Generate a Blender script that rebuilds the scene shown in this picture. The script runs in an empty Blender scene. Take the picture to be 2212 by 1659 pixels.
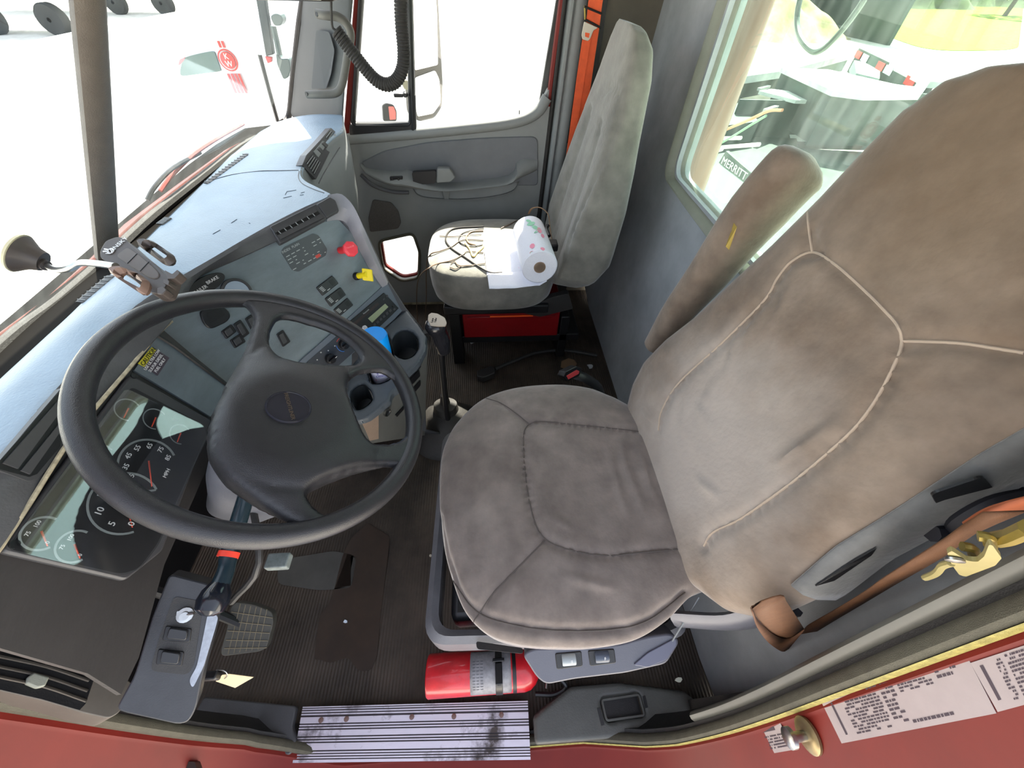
import bpy, bmesh, math, random
from math import sin, cos, tan, pi, radians, sqrt, atan2, exp
from mathutils import Vector as V, Matrix
from mathutils.bvhtree import BVHTree
random.seed(7)
SC = bpy.context.scene; COL = SC.collection
# ---------------------------------------------------------------- camera
W_, H_, F_ = 2212., 1659., 831.
CAM = V((0, 0, 1.35))
def _cam():
    p, y, r = radians(48), radians(4.5), radians(1.5)
    f = V((sin(y)*cos(p), cos(y)*cos(p), -sin(p)))
    rt = V((cos(y), -sin(y), 0)); up = rt.cross(f)
    return rt*cos(r)+up*sin(r), -rt*sin(r)+up*cos(r), f
RT, UP, FW = _cam()
def ray(x, y): return RT*((x-W_/2)/F_) - UP*((y-H_/2)/F_) + FW
def at(x, y, X=None, Y=None, Z=None):
    d = ray(x, y)
    if X is not None: t = (X-CAM.x)/d.x
    elif Y is not None: t = (Y-CAM.y)/d.y
    else: t = (Z-CAM.z)/d.z
    return CAM+d*t
cd = bpy.data.cameras.new('camera'); cam = bpy.data.objects.new('camera', cd); COL.objects.link(cam)
cd.sensor_fit = 'HORIZONTAL'; cd.sensor_width = 36; cd.lens = 36*F_/W_; cd.clip_start = .01; cd.clip_end = 500
M = Matrix((RT, UP, -FW)).transposed().to_4x4(); M.translation = CAM; cam.matrix_world = M
SC.camera = cam
# ---------------------------------------------------------------- materials
def srgb(r, g, b):
    f = lambda c: (c/255/12.92 if c/255 <= .04045 else ((c/255+.055)/1.055)**2.4)
    return (f(r), f(g), f(b), 1)
MATS = {}
def mat(name, c, rough=.6, noise=0, scale=20, bump=0, bscale=200, metal=0, sheen=0, c2=None, spec=.5, stretch=None, coat=0, emit=None, streak=0):
    if name in MATS: return MATS[name]
    m = bpy.data.materials.new(name); m.use_nodes = True; nt = m.node_tree; N = nt.nodes; L = nt.links
    b = N['Principled BSDF']; c = srgb(*c)
    b.inputs['Base Color'].default_value = c; b.inputs['Roughness'].default_value = rough
    b.inputs['Metallic'].default_value = metal; b.inputs['Specular IOR Level'].default_value = spec
    if sheen:
        b.inputs['Sheen Weight'].default_value = sheen; b.inputs['Sheen Roughness'].default_value = .4
    if coat: b.inputs['Coat Weight'].default_value = coat
    tc = N.new('ShaderNodeTexCoord'); mp = N.new('ShaderNodeMapping'); L.new(tc.outputs['Object'], mp.inputs[0])
    if stretch: mp.inputs['Scale'].default_value = stretch
    if noise or c2:
        n = N.new('ShaderNodeTexNoise'); n.inputs['Scale'].default_value = scale; n.inputs['Detail'].default_value = 6; n.inputs['Roughness'].default_value = .65
        L.new(mp.outputs[0], n.inputs['Vector'])
        r = N.new('ShaderNodeValToRGB'); L.new(n.outputs['Fac'], r.inputs[0])
        r.color_ramp.elements[0].position = .33; r.color_ramp.elements[1].position = .67
        if c2:
            r.color_ramp.elements[0].color = c; r.color_ramp.elements[1].color = srgb(*c2)
        else:
            r.color_ramp.elements[0].color = tuple(x*(1-noise) for x in c[:3])+(1,); r.color_ramp.elements[1].color = tuple(min(1, x*(1+noise)) for x in c[:3])+(1,)
        L.new(r.outputs[0], b.inputs['Base Color'])
    if bump:
        n2 = N.new('ShaderNodeTexNoise'); n2.inputs['Scale'].default_value = bscale; n2.inputs['Detail'].default_value = 3
        L.new(mp.outputs[0], n2.inputs['Vector'])
        bp = N.new('ShaderNodeBump'); bp.inputs['Strength'].default_value = bump; bp.inputs['Distance'].default_value = .002
        L.new(n2.outputs['Fac'], bp.inputs['Height']); L.new(bp.outputs[0], b.inputs['Normal'])
    if emit:
        b.inputs['Emission Color'].default_value = srgb(*emit[:3]); b.inputs['Emission Strength'].default_value = emit[3]
    MATS[name] = m; return m
def glass(name, tint=(1, 1, 1), dirt=.0, dscale=6, refl=1.0, dcol=(.9, .95, .9)):
    m = bpy.data.materials.new(name); m.use_nodes = True; nt = m.node_tree; N = nt.nodes; L = nt.links
    N.remove(N['Principled BSDF']); out = N['Material Output']
    t = N.new('ShaderNodeBsdfTransparent'); t.inputs[0].default_value = (*tint, 1)
    g = N.new('ShaderNodeBsdfGlossy'); g.inputs['Roughness'].default_value = .02
    lw = N.new('ShaderNodeLayerWeight'); lw.inputs[0].default_value = .5
    pw = N.new('ShaderNodeMath'); pw.operation = 'POWER'; pw.inputs[1].default_value = 5; L.new(lw.outputs['Facing'], pw.inputs[0])
    ml = N.new('ShaderNodeMath'); ml.operation = 'MULTIPLY_ADD'; ml.inputs[1].default_value = .9*refl; ml.inputs[2].default_value = .04*refl; ml.use_clamp = True
    L.new(pw.outputs[0], ml.inputs[0])
    mx = N.new('ShaderNodeMixShader'); L.new(ml.outputs[0], mx.inputs[0])
    L.new(t.outputs[0], mx.inputs[1]); L.new(g.outputs[0], mx.inputs[2])
    if dirt:
        tc = N.new('ShaderNodeTexCoord'); mp = N.new('ShaderNodeMapping'); mp.inputs['Scale'].default_value = (1, 9, 1); mp.inputs['Rotation'].default_value = (radians(12), 0, 0)
        n = N.new('ShaderNodeTexNoise'); n.inputs['Scale'].default_value = dscale; n.inputs['Detail'].default_value = 8
        r = N.new('ShaderNodeMapRange'); r.inputs[1].default_value = .42; r.inputs[2].default_value = .8; r.inputs[3].default_value = dirt*.35; r.inputs[4].default_value = dirt*1.6
        tl = N.new('ShaderNodeBsdfTranslucent'); tl.inputs[0].default_value = (*dcol, 1)
        m2 = N.new('ShaderNodeMixShader')
        L.new(tc.outputs['Object'], mp.inputs[0]); L.new(mp.outputs[0], n.inputs['Vector']); L.new(n.outputs['Fac'], r.inputs[0])
        L.new(r.outputs[0], m2.inputs[0]); L.new(mx.outputs[0], m2.inputs[1]); L.new(tl.outputs[0], m2.inputs[2]); L.new(m2.outputs[0], out.inputs[0])
    else: L.new(mx.outputs[0], out.inputs[0])
    MATS[name] = m; return m
# ---------------------------------------------------------------- mesh building
def cat(pts, n=6, closed=False):
    pts = [V(p) for p in pts]; o = []; m = len(pts)
    if m < 3: return pts
    rng = m if closed else m-1
    for i in range(rng):
        p1, p2 = pts[i], pts[(i+1) % m]
        p0 = pts[(i-1) % m] if (closed or i > 0) else p1*2-p2
        p3 = pts[(i+2) % m] if (closed or i+2 < m) else p2*2-p1
        for k in range(n):
            t = k/n
            o.append(.5*((2*p1)+(p2-p0)*t+(2*p0-5*p1+4*p2-p3)*t*t+(3*p1-p0-3*p2+p3)*t**3))
    if not closed: o.append(pts[-1])
    return o
def rnd(pts, r, k=5):
    pts = [V(p) for p in pts]; o = []; n = len(pts)
    for i in range(n):
        p = pts[i]; a = pts[i-1]-p; b = pts[(i+1) % n]-p
        rr = r[i] if isinstance(r, (list, tuple)) else r
        ra = min(rr, a.length*.49); rb = min(rr, b.length*.49)
        if rr <= 0: o.append(p); continue
        s = p+a.normalized()*ra; e = p+b.normalized()*rb
        for j in range(k+1):
            t = j/k; o.append(s*(1-t)**2+p*2*t*(1-t)+e*t*t)
    return o
def resample(pts, n):
    pts = [V(p) for p in pts]; L = [0]
    for a, b in zip(pts, pts[1:]): L.append(L[-1]+(b-a).length)
    o = []; j = 0
    for i in range(n):
        d = L[-1]*i/(n-1)
        while j < len(L)-2 and L[j+1] < d: j += 1
        t = (d-L[j])/max(1e-9, L[j+1]-L[j]); o.append(pts[j].lerp(pts[j+1], min(1, max(0, t))))
    return o
def frame(ax):
    ax = V(ax).normalized(); h = V((0, 0, 1)) if abs(ax.z) < .9 else V((1, 0, 0))
    u = h.cross(ax).normalized(); return u, ax.cross(u)
class MB:
    def __init__(s): s.v = []; s.f = []
    def add(s, vs, fs):
        k = len(s.v); s.v += [V(p) for p in vs]; s.f += [[i+k for i in f] for f in fs]; return s
    def box(s, c, d, u=(1, 0, 0), v=(0, 1, 0), n=None):
        c = V(c); u = V(u).normalized(); v = V(v).normalized(); n = V(n).normalized() if n else u.cross(v)
        vs = [c+u*(d[0]/2*a)+v*(d[1]/2*b)+n*(d[2]/2*e) for a in (-1, 1) for b in (-1, 1) for e in (-1, 1)]
        return s.add(vs, [(0, 1, 3, 2), (4, 6, 7, 5), (0, 4, 5, 1), (2, 3, 7, 6), (0, 2, 6, 4), (1, 5, 7, 3)])
    def prism(s, pts, d):          # polygon extruded by vector d
        pts = [V(p) for p in pts]; d = V(d); n = len(pts)
        nn = V((0, 0, 0))
        for i in range(n): nn += (pts[i]-pts[0]).cross(pts[(i+1) % n]-pts[0])
        if nn.dot(d) > 0: pts = pts[::-1]
        vs = pts+[p+d for p in pts]
        return s.add(vs, [list(range(n)), [n+i for i in range(n)][::-1]]+[(i, i+n, (i+1) % n+n, (i+1) % n) for i in range(n)])
    def loft(s, rows, cu=False, cv=False, cap=False):
        n = len(rows); m = len(rows[0]); vs = [p for r in rows for p in r]; fs = []
        for i in range(n if cv else n-1):
            for j in range(m if cu else m-1):
                a = i*m+j; b = i*m+(j+1) % m; c = ((i+1) % n)*m+(j+1) % m; d = ((i+1) % n)*m+j; fs.append((a, b, c, d))
        if cap: fs += [list(range(m))[::-1], [(n-1)*m+j for j in range(m)]]
        return s.add(vs, fs)
    def tube(s, pts, r, seg=10, n=6, closed=False, flat=None, cap=True, up=None):
        P = cat(pts, n, closed) if n > 1 and len(pts) > 2 else [V(p) for p in pts]
        m = len(P); rows = []; u = None
        for i, p in enumerate(P):
            t = (P[(i+1) % m]-P[i-1]) if closed else (P[min(i+1, m-1)]-P[max(i-1, 0)])
            t = t.normalized() if t.length > 1e-9 else V((0, 0, 1))
            if up is not None: u = (V(up)-t*V(up).dot(t)).normalized()
            elif u is None: u = frame(t)[0]
            else: u = (u-t*u.dot(t)).normalized()
            w = t.cross(u)
            rr = r if not isinstance(r, (list, tuple)) else (lambda q: r[int(q)]*(1-q+int(q))+r[min(int(q)+1, len(r)-1)]*(q-int(q)))(i/(m-1)*(len(r)-1))
            fa, fb = (rr, rr) if flat is None else (flat[0], flat[1])
            rows.append([p+u*(fa*cos(2*pi*k/seg))+w*(fb*sin(2*pi*k/seg)) for k in range(seg)])
        return s.loft(rows, cu=True, cv=closed, cap=(cap and not closed))
    def lathe(s, prof, o, ax, seg=24):
        o = V(o); ax = V(ax).normalized(); u, w = frame(ax)
        rows = [[o+ax*h+(u*cos(2*pi*k/seg)+w*sin(2*pi*k/seg))*max(r, 1e-5) for k in range(seg)] for r, h in prof]
        return s.loft(rows, cu=True, cap=True)
    def text(s, t, o, u, v, size, ex=.0004, align='CENTER', sx=1):
        cu = bpy.data.curves.new('t', 'FONT'); cu.body = t; cu.size = size; cu.align_x = align; cu.align_y = 'CENTER'; cu.extrude = ex; cu.resolution_u = 3
        ob = bpy.data.objects.new('t', cu); COL.objects.link(ob)
        me = bpy.data.meshes.new_from_object(ob.evaluated_get(bpy.context.evaluated_depsgraph_get()))
        u = V(u).normalized(); v = V(v).normalized(); n = u.cross(v); o = V(o)
        s.add([o+u*p.co.x*sx+v*p.co.y+n*p.co.z for p in me.vertices], [list(f.vertices) for f in me.polygons])
        bpy.data.objects.remove(ob); bpy.data.curves.remove(cu); bpy.data.meshes.remove(me); return s
    def obj(s, name, m, parent=None, smooth=True, bevel=0, sub=0, solid=0, seg=2, relax=0, **tags):
        root = parent
        while root is not None and root.parent is not None: root = root.parent
        if root is not None: org = root.location.copy()
        else:
            xs = [p.x for p in s.v]; ys = [p.y for p in s.v]; zs = [p.z for p in s.v]
            org = V(((min(xs)+max(xs))/2, (min(ys)+max(ys))/2, min(zs)))
        me = bpy.data.meshes.new(name); me.from_pydata([p-org for p in s.v], [], s.f)
        bm = bmesh.new(); bm.from_mesh(me); bmesh.ops.recalc_face_normals(bm, faces=bm.faces); bm.to_mesh(me); bm.free()
        me.materials.append(m)
        o = bpy.data.objects.new(name, me); COL.objects.link(o)
        if parent is None: o.location = org
        else: o.parent = parent
        if smooth:
            for p in me.polygons: p.use_smooth = True
            try: me.set_sharp_from_angle(angle=radians(42))
            except Exception: pass
        if solid:
            q = o.modifiers.new('s', 'SOLIDIFY'); q.thickness = solid; q.offset = -1
        if relax:
            q = o.modifiers.new('r', 'SMOOTH'); q.factor = .5; q.iterations = relax
        if bevel:
            q = o.modifiers.new('b', 'BEVEL'); q.width = bevel; q.segments = seg; q.limit_method = 'ANGLE'; q.angle_limit = radians(35); q.harden_normals = False
        if sub:
            q = o.modifiers.new('u', 'SUBSURF'); q.levels = sub; q.render_levels = sub
        for k, x in tags.items(): o[k] = x
        return o
def thing(name, label, category, loc, group=None):
    o = bpy.data.objects.new(name, None); COL.objects.link(o); o.location = loc; o.empty_display_size = .05
    o['label'] = label; o['category'] = category
    if group: o['group'] = group
    return o
def struct(o): o['kind'] = 'structure'; return o
def sthing(name, loc):
    o = bpy.data.objects.new(name, None); COL.objects.link(o); o.location = loc; o['kind'] = 'structure'; o.empty_display_size = .05
    return o
def bvh(o):
    me = o.data; mw = o.location if o.parent is None else o.parent.location
    r = o
    while r.parent: r = r.parent
    mw = r.location
    return BVHTree.FromPolygons([v.co+mw for v in me.vertices], [list(p.vertices) for p in me.polygons])
def hit(tree, x, y, off=0.0, fallback=None):
    h = tree.ray_cast(CAM, ray(x, y).normalized())
    if h[0] is None: return fallback
    n = h[1] if h[1].dot(ray(x, y)) < 0 else -h[1]
    return h[0]+n*off
class Pl:
    def __init__(s, a, b, c):
        a, b, c = V(a), V(b), V(c); s.o = a; s.u = (b-a).normalized(); n = s.u.cross(c-a).normalized()
        if n.dot(CAM-a) < 0: n = -n
        s.n = n; s.v = n.cross(s.u)
    def px(s, x, y, h=0):
        d = ray(x, y); q = s.o+s.n*h; return CAM+d*((q-CAM).dot(s.n)/d.dot(s.n))
    def pxs(s, pts, h=0): return [s.px(x, y, h) for x, y in pts]
    def dir(s, x0, y0, x1, y1): return (s.px(x1, y1)-s.px(x0, y0)).normalized()
PX = lambda L, **k: [at(x, y, **k) for x, y in L]
# ================================================================ materials used widely
m_grey = mat('grey_trim', (128, 132, 132), .55, .07, 9, .25, 700)
m_door = mat('door_trim', (126, 128, 126), .6, .06, 7, .25, 700)
m_wall = mat('rear_wall_vinyl', (165, 169, 172), .6, .16, 5, .2, 500)
m_dark = mat('dark_plastic', (44, 43, 42), .5, .15, 30, .3, 600)
m_black = mat('black_plastic', (22, 22, 24), .4, .1, 30, .15, 500)
m_rubber = mat('black_rubber', (38, 36, 34), .7, .2, 40, .4, 300)
m_red = mat('red_paint', (104, 24, 16), .5, .12, 6, spec=.25)
m_steel = mat('steel', (170, 170, 168), .3, .1, 40, metal=1)
m_seal = mat('ribbed_seal', (84, 80, 66), .75, .15, 60, .6, 900)
# ================================================================ floor / walls / roof
def ring(hole, outer):
    c = V((0, 0, 0))
    for p in hole: c += p
    c /= len(hole)
    rows = [[], []]; m = len(outer)
    nrm = (outer[1]-outer[0]).cross(outer[2]-outer[1]).normalized(); ax = (outer[1]-outer[0]).normalized(); ay = nrm.cross(ax)
    T = lambda p: ((p-c).dot(ax), (p-c).dot(ay))
    O2 = [T(p) for p in outer]
    # include outer corners: add hole samples at corner angles
    hp = list(hole); H2 = [T(p) for p in hp]
    for o in O2:
        a = atan2(o[1], o[0]); best = None
        for i in range(len(hp)):
            p, q = H2[i], H2[(i+1) % len(hp)]
            a0, a1 = atan2(p[1], p[0])-a, atan2(q[1], q[0])-a
            f = lambda t: (t+pi) % (2*pi)-pi
            a0, a1 = f(a0), f(a1)
            if a0*a1 <= 0 and abs(a0-a1) < pi: best = (i, abs(a0)/(abs(a0)+abs(a1)+1e-9)); break
        if best:
            i, t = best; hp.insert(i+1, hp[i].lerp(hp[(i+1) % len(hp)], t)); H2 = [T(p) for p in hp]
    for p in hp:
        x, y = T(p); bt = 1e9
        for i in range(m):
            (x1, y1), (x2, y2) = O2[i], O2[(i+1) % m]; dx, dy = x2-x1, y2-y1
            den = x*dy-y*dx
            if abs(den) < 1e-12: continue
            t = (x1*dy-y1*dx)/den; s_ = (x1*y-y1*x)/den
            if t > 0 and -1e-6 <= s_ <= 1+1e-6: bt = min(bt, t)
        rows[0].append(p); rows[1].append(c+(p-c)*bt)
    return rows
# ribbed rubber floor
fm = mat('ribbed_floor_mat', (66, 56, 47), .6, .5, 5, 0)
nt = fm.node_tree; N = nt.nodes; L = nt.links
w = N.new('ShaderNodeTexWave'); w.wave_type = 'BANDS'; w.bands_direction = 'X'; w.inputs['Scale'].default_value = 34; w.inputs['Distortion'].default_value = .15
tc = N.new('ShaderNodeTexCoord'); L.new(tc.outputs['Object'], w.inputs[0])
bp = N.new('ShaderNodeBump'); bp.inputs['Strength'].default_value = .45; bp.inputs['Distance'].default_value = .004
L.new(w.outputs['Fac'], bp.inputs['Height']); L.new(bp.outputs[0], N['Principled BSDF'].inputs['Normal'])
struct(MB().box((-.2, .98, -.02), (1.6, 1.98, .04)).obj('floor', fm))
# rear wall with window opening
RW = Pl((.575, 0, 0), (.575, 1, 0), (.665, 0, 1.1))
def rwp(y, z, h=0): return V((.575+z*.0818, y, z))+RW.n*h
wh = rnd([rwp(1.385, .862), rwp(1.452, 1.40), rwp(.56, 1.40), rwp(.60, .862)], .055, 6)
whr = []
for i, p in enumerate(wh): whr += [p.lerp(wh[(i+1) % len(wh)], k/4) for k in range(4)]
r0 = ring(whr, [rwp(2.0, -.02), rwp(2.0, 1.72), rwp(-.1, 1.72), rwp(-.1, -.02)])
ow = MB().loft([r0[1], r0[0], [p-RW.n*.05 for p in r0[0]], [p-RW.n*.05 for p in r0[1]]], cu=True, cv=True)
struct(ow.obj('wall_back', m_wall))
m_mold = mat('window_molding', (138, 140, 128), .6, .08, 12, .2, 500)
mo = MB(); c0 = rwp(1.0, 1.13)
pf = [(-.042, .001), (-.041, .016), (-.036, .022), (-.030, .021), (-.016, .006), (.002, -.018), (.004, -.03)]
rows = []
for a, b in pf:
    rows.append([p+(c0-p).normalized()*a+RW.n*b for p in whr])
mo.loft(rows, cu=True)
struct(mo.obj('trim_1', m_mold))
g_rear = glass('dusty_rear_glass', (.74, .86, .79), .035, 5, 1.0)
struct(MB().prism([p+(p-c0).normalized()*.008-RW.n*.028 for p in wh], -RW.n*.005).obj('window_1', g_rear, smooth=False))
# right rear quarter panel, firewall, roof, left panel behind door
m_corner = mat('corner_trim', (106, 100, 88), .7, .12, 6, .2, 400)
struct(MB().box((.555, 1.985, .86), (.35, .05, 1.76)).obj('wall_right', m_corner))
struct(MB().box((-1.02, .98, .36), (.05, 1.98, .78)).obj('wall_front', m_black))
struct(MB().box((.05, .98, 1.76), (1.36, 2.06, .05)).obj('ceiling', mat('headliner', (96, 90, 82), .9, .05, 30)))
struct(MB().box((-.40, .98, 1.66), (.1, 1.98, .2), u=(1, 0, .5)).obj('trim_2', m_grey))
struct(MB().prism([rwp(.03, -.02), rwp(.03, 1.72), V((.50, .03, 1.72)), V((.50, .03, .3)), V((.47, .03, -.02))], (0, -.03, 0)).obj('wall_left', m_dark))
# ---------------------------------------------------------------- driver door opening frame
def yo(z): return -.016+(max(z, 0)-.3)*.113 if z > .1 else -.0386
path = cat([(.52, 1.72), (.485, 1.3), (.48, 1.0), (.478, .7), (.475, .45), (.45, .28), (.38, .14), (.26, .055), (.1, .02), (-.1, .012), (-.3, .012), (-.44, .025), (-.56, .08), (-.645, .2), (-.70, .38), (-.74, .6), (-.80, .86), (-.72, 1.1), (-.60, 1.35), (-.45, 1.72)] and
           [V((x, 0, z)) for x, z in [(.52, 1.72), (.485, 1.3), (.48, 1.0), (.478, .7), (.475, .45), (.45, .28), (.38, .14), (.26, .055), (.1, .02), (-.1, .012), (-.3, .012), (-.44, .025), (-.56, .08), (-.645, .2), (-.70, .38), (-.74, .6), (-.80, .86), (-.72, 1.1), (-.60, 1.35), (-.45, 1.72)]], 5)
ctr = V((-.12, 0, .75))
def band(name, prof, m, a=0, b=None, parent=None, **k):
    P = path[a:b]; rows = []
    for i, p in enumerate(P):
        q = path[min(len(path)-1, a+i+1)]-path[max(0, a+i-1)]; inn = V((0, 1, 0)).cross(q).normalized()
        if inn.dot(ctr-p) < 0: inn = -inn
        yy = V((0, yo(p.z)+(.042*min(1, max(0, (-p.x-.40)/.2)) if p.x < 0 else -.02*min(1, max(0, (p.x-.2)/.2))), 0))
        rows.append([p+yy+V((0, y_, 0))+inn*h for y_, h in prof])
    return MB().loft(rows).obj(name, m, parent, **k)
door_frame = sthing('trim_3', (0, -.05, 0))
band('painted_frame', [(.012, -.03), (.012, .002), (-.003, .004), (-.008, 0), (-.09, -.002), (-.105, -.012), (-.108, -.06), (-.06, -.06)], m_red, parent=door_frame, solid=.002)
seal_w = mat('worn_seal_edge', (160, 148, 80), .6, .3, 120, .5, 900)
band('door_seal', [(.004, 0), (.006, .012), (.012, .016), (.020, .014), (.026, .008), (.028, -.01)], m_seal, parent=door_frame)
band('seal_lip', [(.0015, .004), (.0035, .0125), (.005, .0135), (.0055, .008)], seal_w, 0, 42, parent=door_frame)
band('inner_channel', [(.025, -.02), (.027, .0), (.034, .0), (.037, -.02), (.06, -.05)], m_dark, parent=door_frame)
# grey pillar tube cover alongside the seal
band('pillar_cover', [(.033, -.01), (.035, .004), (.039, .010), (.045, .012), (.051, .007), (.054, -.008)], mat('pillar_cover_grey', (104, 102, 94), .5, .08, 12), 3, 28, parent=door_frame)
# sill side below driver's opening (outer cab step side, red lower edge)
# passenger side opening frame (simple red/grey bands)
YD = 1.85
def pd(x, y, dy=0): 
    p = at(x, y, Y=YD); return V((p.x, p.y+dy, p.z))
# open driver door, swung forward out of view, added to shade the red front frame
od = sthing('door_2', (-.80, -.14, 0))  # added door leaf, out of view, shades the front frame
MB().prism([V((-.80, -.16, .02)), V((-.80, -1.10, .02)), V((-.80, -1.10, .92)), V((-.80, -.16, .92))], (-.07, 0, 0)).obj('added_door_shell', m_red, od, bevel=.02)
MB().prism([V((-.79, -.20, .06)), V((-.79, -1.05, .06)), V((-.79, -1.05, .88)), V((-.79, -.20, .88))], (-.01, 0, 0)).obj('added_door_trim', m_door, od, bevel=.004)
MB().tube([V((-.83, -.17, .92)), V((-.80, -.30, 1.55)), V((-.80, -1.08, 1.55)), V((-.83, -1.09, .92))], .02, 8, 1).obj('added_door_window_frame', m_red, od)
# ---------------------------------------------------------------- passenger door
door = sthing('door_1', (-.13, YD, 0))
peep_px = [(818, 520), (893, 503), (907, 545), (905, 600), (868, 607), (828, 580)]
ph = rnd(PX(peep_px, Y=YD), [.03, .03, .02, .03, .03, .02], 5)
phr = []
for i, p in enumerate(ph): phr += [p.lerp(ph[(i+1) % len(ph)], k/2) for k in range(2)]
belt = [pd(750, 292), pd(820, 287), pd(950, 275), pd(1060, 264), pd(1130, 250), pd(1168, 228), pd(1184, 195)]
rearE = [pd(1196, 190), pd(1188, 270), pd(1172, 400), pd(1150, 520)]
outer = [V((-.66, YD, .015))]+[V((-.66, YD, .80))]+belt+rearE+[V((.20, YD, .015))]
rr = ring(phr, [outer[0], V((-.66, YD, .62)), pd(1162, 452)+V((0,0,0)), V((.19, YD, .015))])
MB().loft([rr[1], rr[0], [p+V((0, .04, 0)) for p in rr[0]], [p+V((0, .04, 0)) for p in rr[1]]], cu=True, cv=True).obj('lower_panel', m_door, door)
e0, e1 = rr[1], None
up = [V((-.66, YD, .62))]+[V((-.66, YD, .80))]+belt+rearE[:3]+[pd(1162, 452)]
MB().prism(up, (0, .04, 0)).obj('upper_panel', m_door, door, smooth=False)
# beltline ledge bulging inward
MB().tube([pd(752, 300, 0), pd(850, 292, 0), pd(1000, 278, 0), pd(1110, 264, 0), pd(1160, 243, 0), pd(1182, 210, 0)], .021, 10, 5).obj('window_ledge', m_door, door)
# recessed dark pad
m_pad = mat('door_pad', (104, 106, 108), .7, .08, 8, .3, 500)
padp = rnd([pd(781, 350, -.006), pd(830, 325, -.006), pd(930, 306, -.006), pd(1050, 297, -.006), pd(1162, 294, -.006), pd(1162, 400, -.006), pd(1000, 400, -.006), pd(900, 385, -.006), pd(800, 372, -.006)], [.01, .03, .05, .05, .03, .02, .0, .0, .01], 5)
MB().prism(padp, (0, .01, 0)).obj('door_pad', m_pad, door, bevel=.004)
# armrest body with pull cup
def sweepY(ptsTop, ptsBot, depth, n=26):
    T = resample(cat(ptsTop, 8), n); B = resample(cat(ptsBot, 8), n); rows = []
    for i in range(n):
        a, b = T[i], B[i]; d = depth(i/(n-1)); r = []
        for k in range(9):
            t = k/8; q = a.lerp(b, t); r.append(q+V((0, -d*min(1, (1-abs(2*t-.85)**3 if t > .42 else (t/.42)**.5)), 0)))
        rows.append(r)
    return rows
arm_top = [pd(779, 352), pd(800, 362), pd(850, 368), pd(885, 366), pd(960, 392), pd(1050, 385), pd(1105, 374), pd(1120, 343), pd(1161, 341)]
arm_bot = [pd(779, 360), pd(790, 378), pd(830, 395), pd(885, 404), pd(950, 404), pd(1040, 398), pd(1110, 390), pd(1140, 380), pd(1160, 370)]
MB().loft(sweepY(arm_top, arm_bot, lambda t: .008+.068*min(1, 5*t, 6*(1.02-t)))).obj('armrest', m_door, door)
MB().tube([pd(783, 372, -.03), pd(810, 392, -.045), pd(850, 404, -.05), pd(886, 406, -.05)], .008, 8).obj('armrest_edge', mat('dark_door_trim', (78, 78, 80), .5, .1, 20), door)
MB().prism(rnd([pd(893, 361, -.062), pd(944, 358, -.062), pd(943, 384, -.062), pd(897, 388, -.062)], .008), (0, .02, 0)).obj('pull_cup', mat('cup_recess', (40, 38, 38), .6), door)
ah = MB().prism(rnd([pd(946, 353, -.062), pd(972, 353, -.062), pd(985, 372, -.062), pd(975, 382, -.062), pd(945, 384, -.062)], .008), (0, .03, 0)).obj('grab_edge', m_door, door, bevel=.004)
swb = MB().prism(rnd([pd(846, 371, -.062), pd(873, 370, -.062), pd(874, 382, -.062), pd(848, 383, -.062)], .003), (0, .012, 0)).obj('window_switch', m_black, door, bevel=.002)
for x in (852, 865): MB().box(pd(x, 375, -.064), (.008, .004, .01)).obj('switch_rocker', m_dark, swb, bevel=.002)
# map pocket
pk = cat([pd(893, 405), pd(905, 420), pd(935, 427), pd(1000, 429), pd(1060, 424), pd(1105, 412), pd(1120, 392)], 6)
rows = []
pt = resample(cat([pd(893, 404), pd(950, 404), pd(1040, 400), pd(1120, 391)], 6), len(pk))
for a, b in zip(pk, pt): rows.append([a+V((0, .002, -.006)), a+V((0, -.022, 0)), a+V((0, -.024, .006)), a+V((0, -.012, .006)), b+V((0, -.002, 0))])
MB().loft(rows).obj('map_pocket', m_door, door)
MB().prism([pd(955, 404, -.03), pd(972, 404, -.03), pd(970, 428, -.02), pd(960, 428, -.02)], (0, .028, 0)).obj('pocket_divider', m_door, door, bevel=.003)
MB().prism(rnd([pd(806, 430, -.008), pd(845, 436, -.008), pd(861, 455, -.008), pd(867, 480, -.008), pd(860, 493, -.008), pd(800, 500, -.008), pd(796, 470, -.008)], .012), (0, .009, 0)).obj('speaker_grille', mat('speaker_cloth', (84, 80, 76), .8, .15, 200, .5, 900), door, bevel=.003)
# peep window rim + glass
MB().tube([p+V((0, -.004, 0)) for p in ph], .007, 8, 1, closed=True).obj('lower_window_frame', m_seal, door)
g_clear = glass('clear_glass', (.95, .97, .96), .008, 8)
MB().prism([p+V((0, .03, 0)) for p in ph], (0, .004, 0)).obj('lower_window_glass', g_clear, door, smooth=False)
MB().tube([p+V((0, .038, 0)) for p in ph], .012, 8, 1, closed=True).obj('outer_window_rim', m_red, door)
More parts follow.
